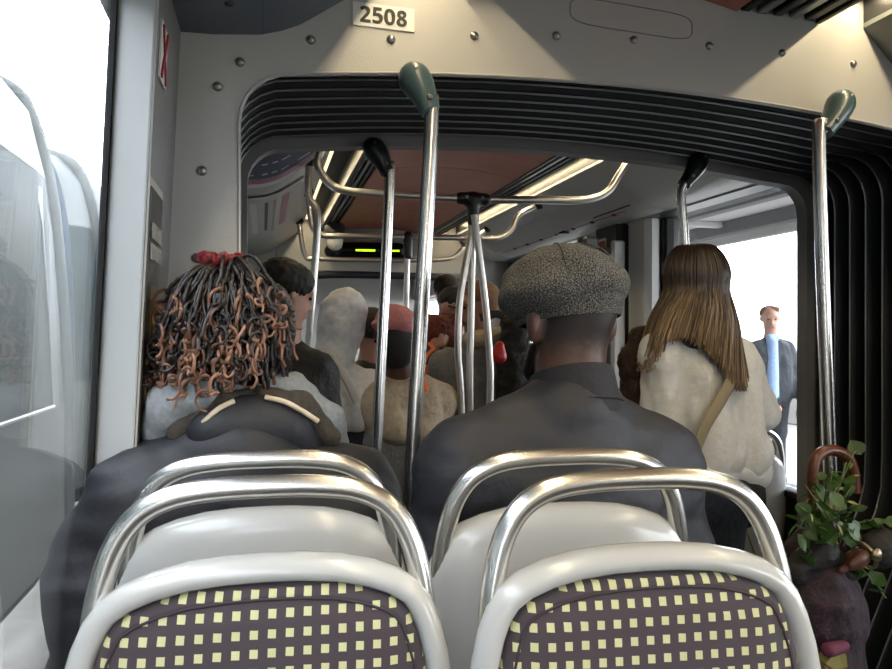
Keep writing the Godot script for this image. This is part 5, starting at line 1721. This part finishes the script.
func person_outside() -> void:
	var at := Vector3(Vector3(4.549, 0.792, -5.2).x, -0.05, -5.2)
	var hc := Vector3(4.537, 1.553, -5.2)
	var b := facing(150, 15)
	var o := stand("person in a navy coat and pale blue shirt standing on the platform outside", Vector3(at.x, at.y, at.z), hc, b, M.skin_light, M.navy_coat, 0.17, [[Vector3(at.x - 0.24, 1.05, at.z), Vector3(at.x - 0.2, 0.86, at.z + 0.1), Vector3(at.x - 0.18, 0.82, at.z + 0.13)], [Vector3(at.x + 0.25, 1.05, at.z), Vector3(at.x + 0.2, 0.86, at.z + 0.12), Vector3(at.x + 0.18, 0.84, at.z + 0.16)]], 0.72, M.navy_coat)
	wpart(o, "shirt", body([C(Vector3(at.x - 0.065, 1.32, at.z + 0.085), Vector3(at.x - 0.095, 0.86, at.z + 0.115), 0.05, 0.062), C(Vector3(at.x - 0.06, 1.37, at.z + 0.05), Vector3(at.x, 1.37, at.z + 0.06), 0.035, 0.035)], 0.014, 0.02), M.pale_blue_shirt)
	wpart(o, "hair", body([E(hc + Vector3(0.01, 0.048, -0.025), Vector3(0.082, 0.07, 0.088)), E(hc + Vector3(0.02, 0.08, 0.03), Vector3(0.05, 0.028, 0.05))], 0.01, 0.02, null, 0.005, 40.0), M.hair_sandy)
	var bg := thing("shoulder_bag", "dark shoulder bag held by the person on the platform", "bag", Vector3(at.x + 0.26, 0.62, at.z + 0.18))
	lpart(bg, "body", body([C(Vector3(-0.05, 0.08, 0), Vector3(0.08, 0.2, 0), 0.07, 0.06), C(Vector3(-0.06, 0.04, 0), Vector3(0.08, 0.04, 0), 0.06, 0.06)], 0.014, 0.03), M.navy_coat)
	lpart(bg, "handle", tube(smooth_path([Vector3(-0.06, 0.16, 0), Vector3(-0.04, 0.26, 0), Vector3(0.02, 0.3, 0), Vector3(0.07, 0.26, 0)], 5), 0.008, 6), M.ink)

# ------------------------------------------------------------------ bag, plant and umbrella at the lower right
func leaf_mesh() -> ArrayMesh:
	var rows := []
	for k in 6:
		var t := k / 5.0
		var w := 0.46 * sin(PI * pow(t, 0.8)) + 0.01
		rows.append(PackedVector3Array([Vector3(-w, 0.14 * w - 0.1 * t * t, t), Vector3(-w * 0.5, 0.02 - 0.1 * t * t, t), Vector3(0, -0.03 - 0.1 * t * t, t), Vector3(w * 0.5, 0.02 - 0.1 * t * t, t), Vector3(w, 0.14 * w - 0.1 * t * t, t)]))
	return grid(rows)

func build_bag() -> void:
	var o := thing("cloth_bag", "dark purple printed cloth bag hanging at the lower right", "bag", Vector3(1.124, 0.722, -1.14))
	wpart(o, "body", body([C(Vector3(1.134, 0.926, -1.15), Vector3(1.124, 0.847, -1.14), 0.05, 0.075), C(Vector3(1.089, 0.85, -1.14), Vector3(1.097, 0.668, -1.13), 0.06, 0.07), C(Vector3(1.176, 0.838, -1.15), Vector3(1.15, 0.656, -1.14), 0.05, 0.065), C(Vector3(1.11, 0.922, -1.17), Vector3(1.136, 0.945, -1.17), 0.05, 0.035)], 0.01, 0.04, null, 0.014, 9.0), M.purple_print)
	wpart(o, "dark_flap", body([C(Vector3(1.047, 0.92, -1.13), Vector3(1.105, 0.955, -1.12), 0.028, 0.03), C(Vector3(1.105, 0.955, -1.12), Vector3(1.176, 0.908, -1.13), 0.03, 0.026)], 0.01, 0.02, null, 0.008, 20.0), M.black_cloth)
	wpart(o, "pink_edge", body([C(Vector3(1.05, 0.793, -1.05), Vector3(1.096, 0.79, -1.06), 0.014, 0.012)], 0.006, 0.01), M.pink_edge)
	var yp := thing("paper_packet", "yellow paper packet sticking out below the purple bag", "packet", Vector3(1.069, 0.754, -1.05))
	wpart(yp, "sheet", prism([Vector3(1.028, 0.724, -1.04), Vector3(1.102, 0.708, -1.05), Vector3(1.093, 0.778, -1.05), Vector3(1.073, 0.79, -1.05), Vector3(1.033, 0.773, -1.04)], Vector3(0.01, 0, -0.03)), M.yellow_paper)
	wpart(yp, "fold", tube([Vector3(1.03, 0.774, -1.037), Vector3(1.063, 0.753, -1.04), Vector3(1.093, 0.754, -1.046)], 0.0015, 5), M.pink_edge)
	# umbrella with a crook handle
	var um := thing("umbrella", "brown wooden crook handle of an umbrella rising behind the plant", "umbrella", Vector3(1.184, 0.721, -1.22))
	wpart(um, "crook_handle", tube(smooth_path([Vector3(1.179, 0.899, -1.22), Vector3(1.179, 1.032, -1.22), Vector3(1.179, 1.095, -1.22), Vector3(1.192, 1.13, -1.22), Vector3(1.228, 1.141, -1.22), Vector3(1.269, 1.126, -1.22), Vector3(1.289, 1.093, -1.22), Vector3(1.295, 1.043, -1.22)], 6), 0.0125, 12), M.cane_wood)
	wpart(um, "canopy", body([C(Vector3(1.179, 0.899, -1.22), Vector3(1.179, 0.455, -1.22), 0.018, 0.035)], 0.008, 0.01), M.black_cloth)
	# leafy cutting
	var pl := thing("leafy_plant", "bunch of green leafy ivy-like stems above the purple bag", "plant", Vector3(1.152, 0.964, -1.16))
	var lm := leaf_mesh()
	var rg := RandomNumberGenerator.new()
	rg.seed = 22
	var base := Vector3(1.144, 0.947, -1.16)
	var targets := [Vector3(1.052, 1.052, -1.13), Vector3(1.091, 1.086, -1.15), Vector3(1.124, 1.107, -1.15), Vector3(1.16, 1.114, -1.15), Vector3(1.186, 1.131, -1.14), Vector3(1.21, 1.155, -1.14), Vector3(1.202, 1.082, -1.14), Vector3(1.196, 1.045, -1.12), Vector3(1.104, 1.071, -1.08), Vector3(1.055, 1.067, -1.07), Vector3(1.027, 1.039, -1.07), Vector3(1.211, 1.018, -1.1), Vector3(1.245, 1.017, -1.1), Vector3(1.019, 1.022, -1.1), Vector3(1.022, 0.972, -1.1), Vector3(1.064, 1.039, -1.06), Vector3(1.124, 1.029, -1.08), Vector3(1.165, 1.049, -1.2), Vector3(1.227, 1.074, -1.2), Vector3(1.065, 1.095, -1.07), Vector3(1.247, 0.853, -1.1), Vector3(1.194, 0.925, -1.08)]
	for q in targets:
		var m1: Vector3 = base.lerp(q, 0.5) + Vector3(rg.randf_range(-0.015, 0.015), 0.012, rg.randf_range(-0.01, 0.02))
		wpart(pl, "stem", tube(smooth_path([base, m1, q], 5), 0.0016, 5), M.plant_stem)
		for k in 5:
			var t := rg.randf_range(0.55, 1.02)
			var p: Vector3 = base.lerp(q, t) + Vector3(rg.randf_range(-0.018, 0.018), rg.randf_range(-0.014, 0.018), rg.randf_range(-0.01, 0.02))
			var size := rg.randf_range(0.022, 0.042)
			var lb := Basis(Vector3.UP, rg.randf_range(-PI, PI)) * Basis(Vector3.RIGHT, rg.randf_range(-0.9, 1.4)) * Basis(Vector3(0, 0, 1), rg.randf_range(-0.8, 0.8))
			var mi := rg.randi_range(0, 2) if rg.randf() > 0.16 else 3
			if mi == 3:
				size *= 0.7
				lb = lb.scaled_local(Vector3(0.4, 1, 1))
			lpart(pl, "leaf", lm, M["leaf_%d" % mi], Transform3D(lb.scaled(Vector3.ONE * size), p - pl.position))
	# the arm that holds it all: a person at the right edge of the picture
	var pa := Vector3(1.66, 0, -1.12)
	var p2 := person("person in black at the right edge, sleeve and watch hand holding the bag", pa)
	var wrist := Vector3(1.195, 0.953, -1.1)
	var hc := Vector3(1.68, 1.6, -1.1)
	var skin := head_pieces(hc, facing(60, 10))
	skin.append_array([C(hc + Vector3(0, -0.05, 0), Vector3(1.66, 1.42, -1.12), 0.05, 0.055), C(Vector3(1.66, 1.42, -1.12), Vector3(1.66, 0.95, -1.12), 0.08, 0.12)])
	skin.append_array(hand_pieces(wrist, Vector3(-0.85, -0.35, 0.1).normalized(), Vector3(-0.1, -0.5, -0.8).normalized(), Vector3(-0.2, 0.5, 0.8).normalized(), 1.1, 0.72))
	wpart(p2, "body", body(skin, 0.005, 0.007), M.skin_woman)
	face_parts(p2, hc, facing(60, 10))
	wpart(p2, "hair", body([E(hc + Vector3(0.01, 0.04, 0), Vector3(0.095, 0.09, 0.1))], 0.012, 0.01), M.hair_black)
	wpart(p2, "coat", body([C(Vector3(1.66, 1.36, -1.12), Vector3(1.5, 1.31, -1.12), 0.07, 0.065), C(Vector3(1.66, 1.36, -1.12), Vector3(1.82, 1.31, -1.12), 0.07, 0.065), C(Vector3(1.66, 1.26, -1.12), Vector3(1.66, 0.8, -1.12), 0.16, 0.17), C(Vector3(1.5, 1.31, -1.12), Vector3(1.46, 0.99, -1.12), 0.062, 0.056), C(Vector3(1.46, 0.99, -1.12), wrist + Vector3(0.03, 0.005, 0), 0.06, 0.042), C(Vector3(1.82, 1.31, -1.12), Vector3(1.88, 1.0, -1.12), 0.062, 0.055), C(Vector3(1.88, 1.0, -1.12), Vector3(1.78, 0.88, -0.98), 0.052, 0.04)], 0.012, 0.04, null, 0.01, 10.0), M.black_cloth)
	legs(p2, 1.66, -1.12, 0.86, M.black_cloth)
	var wd := Vector3(-0.85, -0.35, 0.1).normalized()
	var ring := []
	for i in 20:
		var a := TAU * i / 20
		var s1 := wd.cross(Vector3.UP).normalized()
		var s2 := s1.cross(wd)
		ring.append(wrist + Vector3(-0.008, -0.004, 0) + s1 * cos(a) * 0.028 + s2 * sin(a) * 0.028)
	var wt := thing("wrist_watch", "small metal wrist watch on the hand at the right edge", "watch", wrist)
	wpart(wt, "bracelet", tube(ring, 0.005, 6, true), M.watch)
	wpart(wt, "dial", body([E(wrist + Vector3(-0.005, 0.004, 0.03), Vector3(0.015, 0.015, 0.007))], 0.005, 0.003), M.watch)
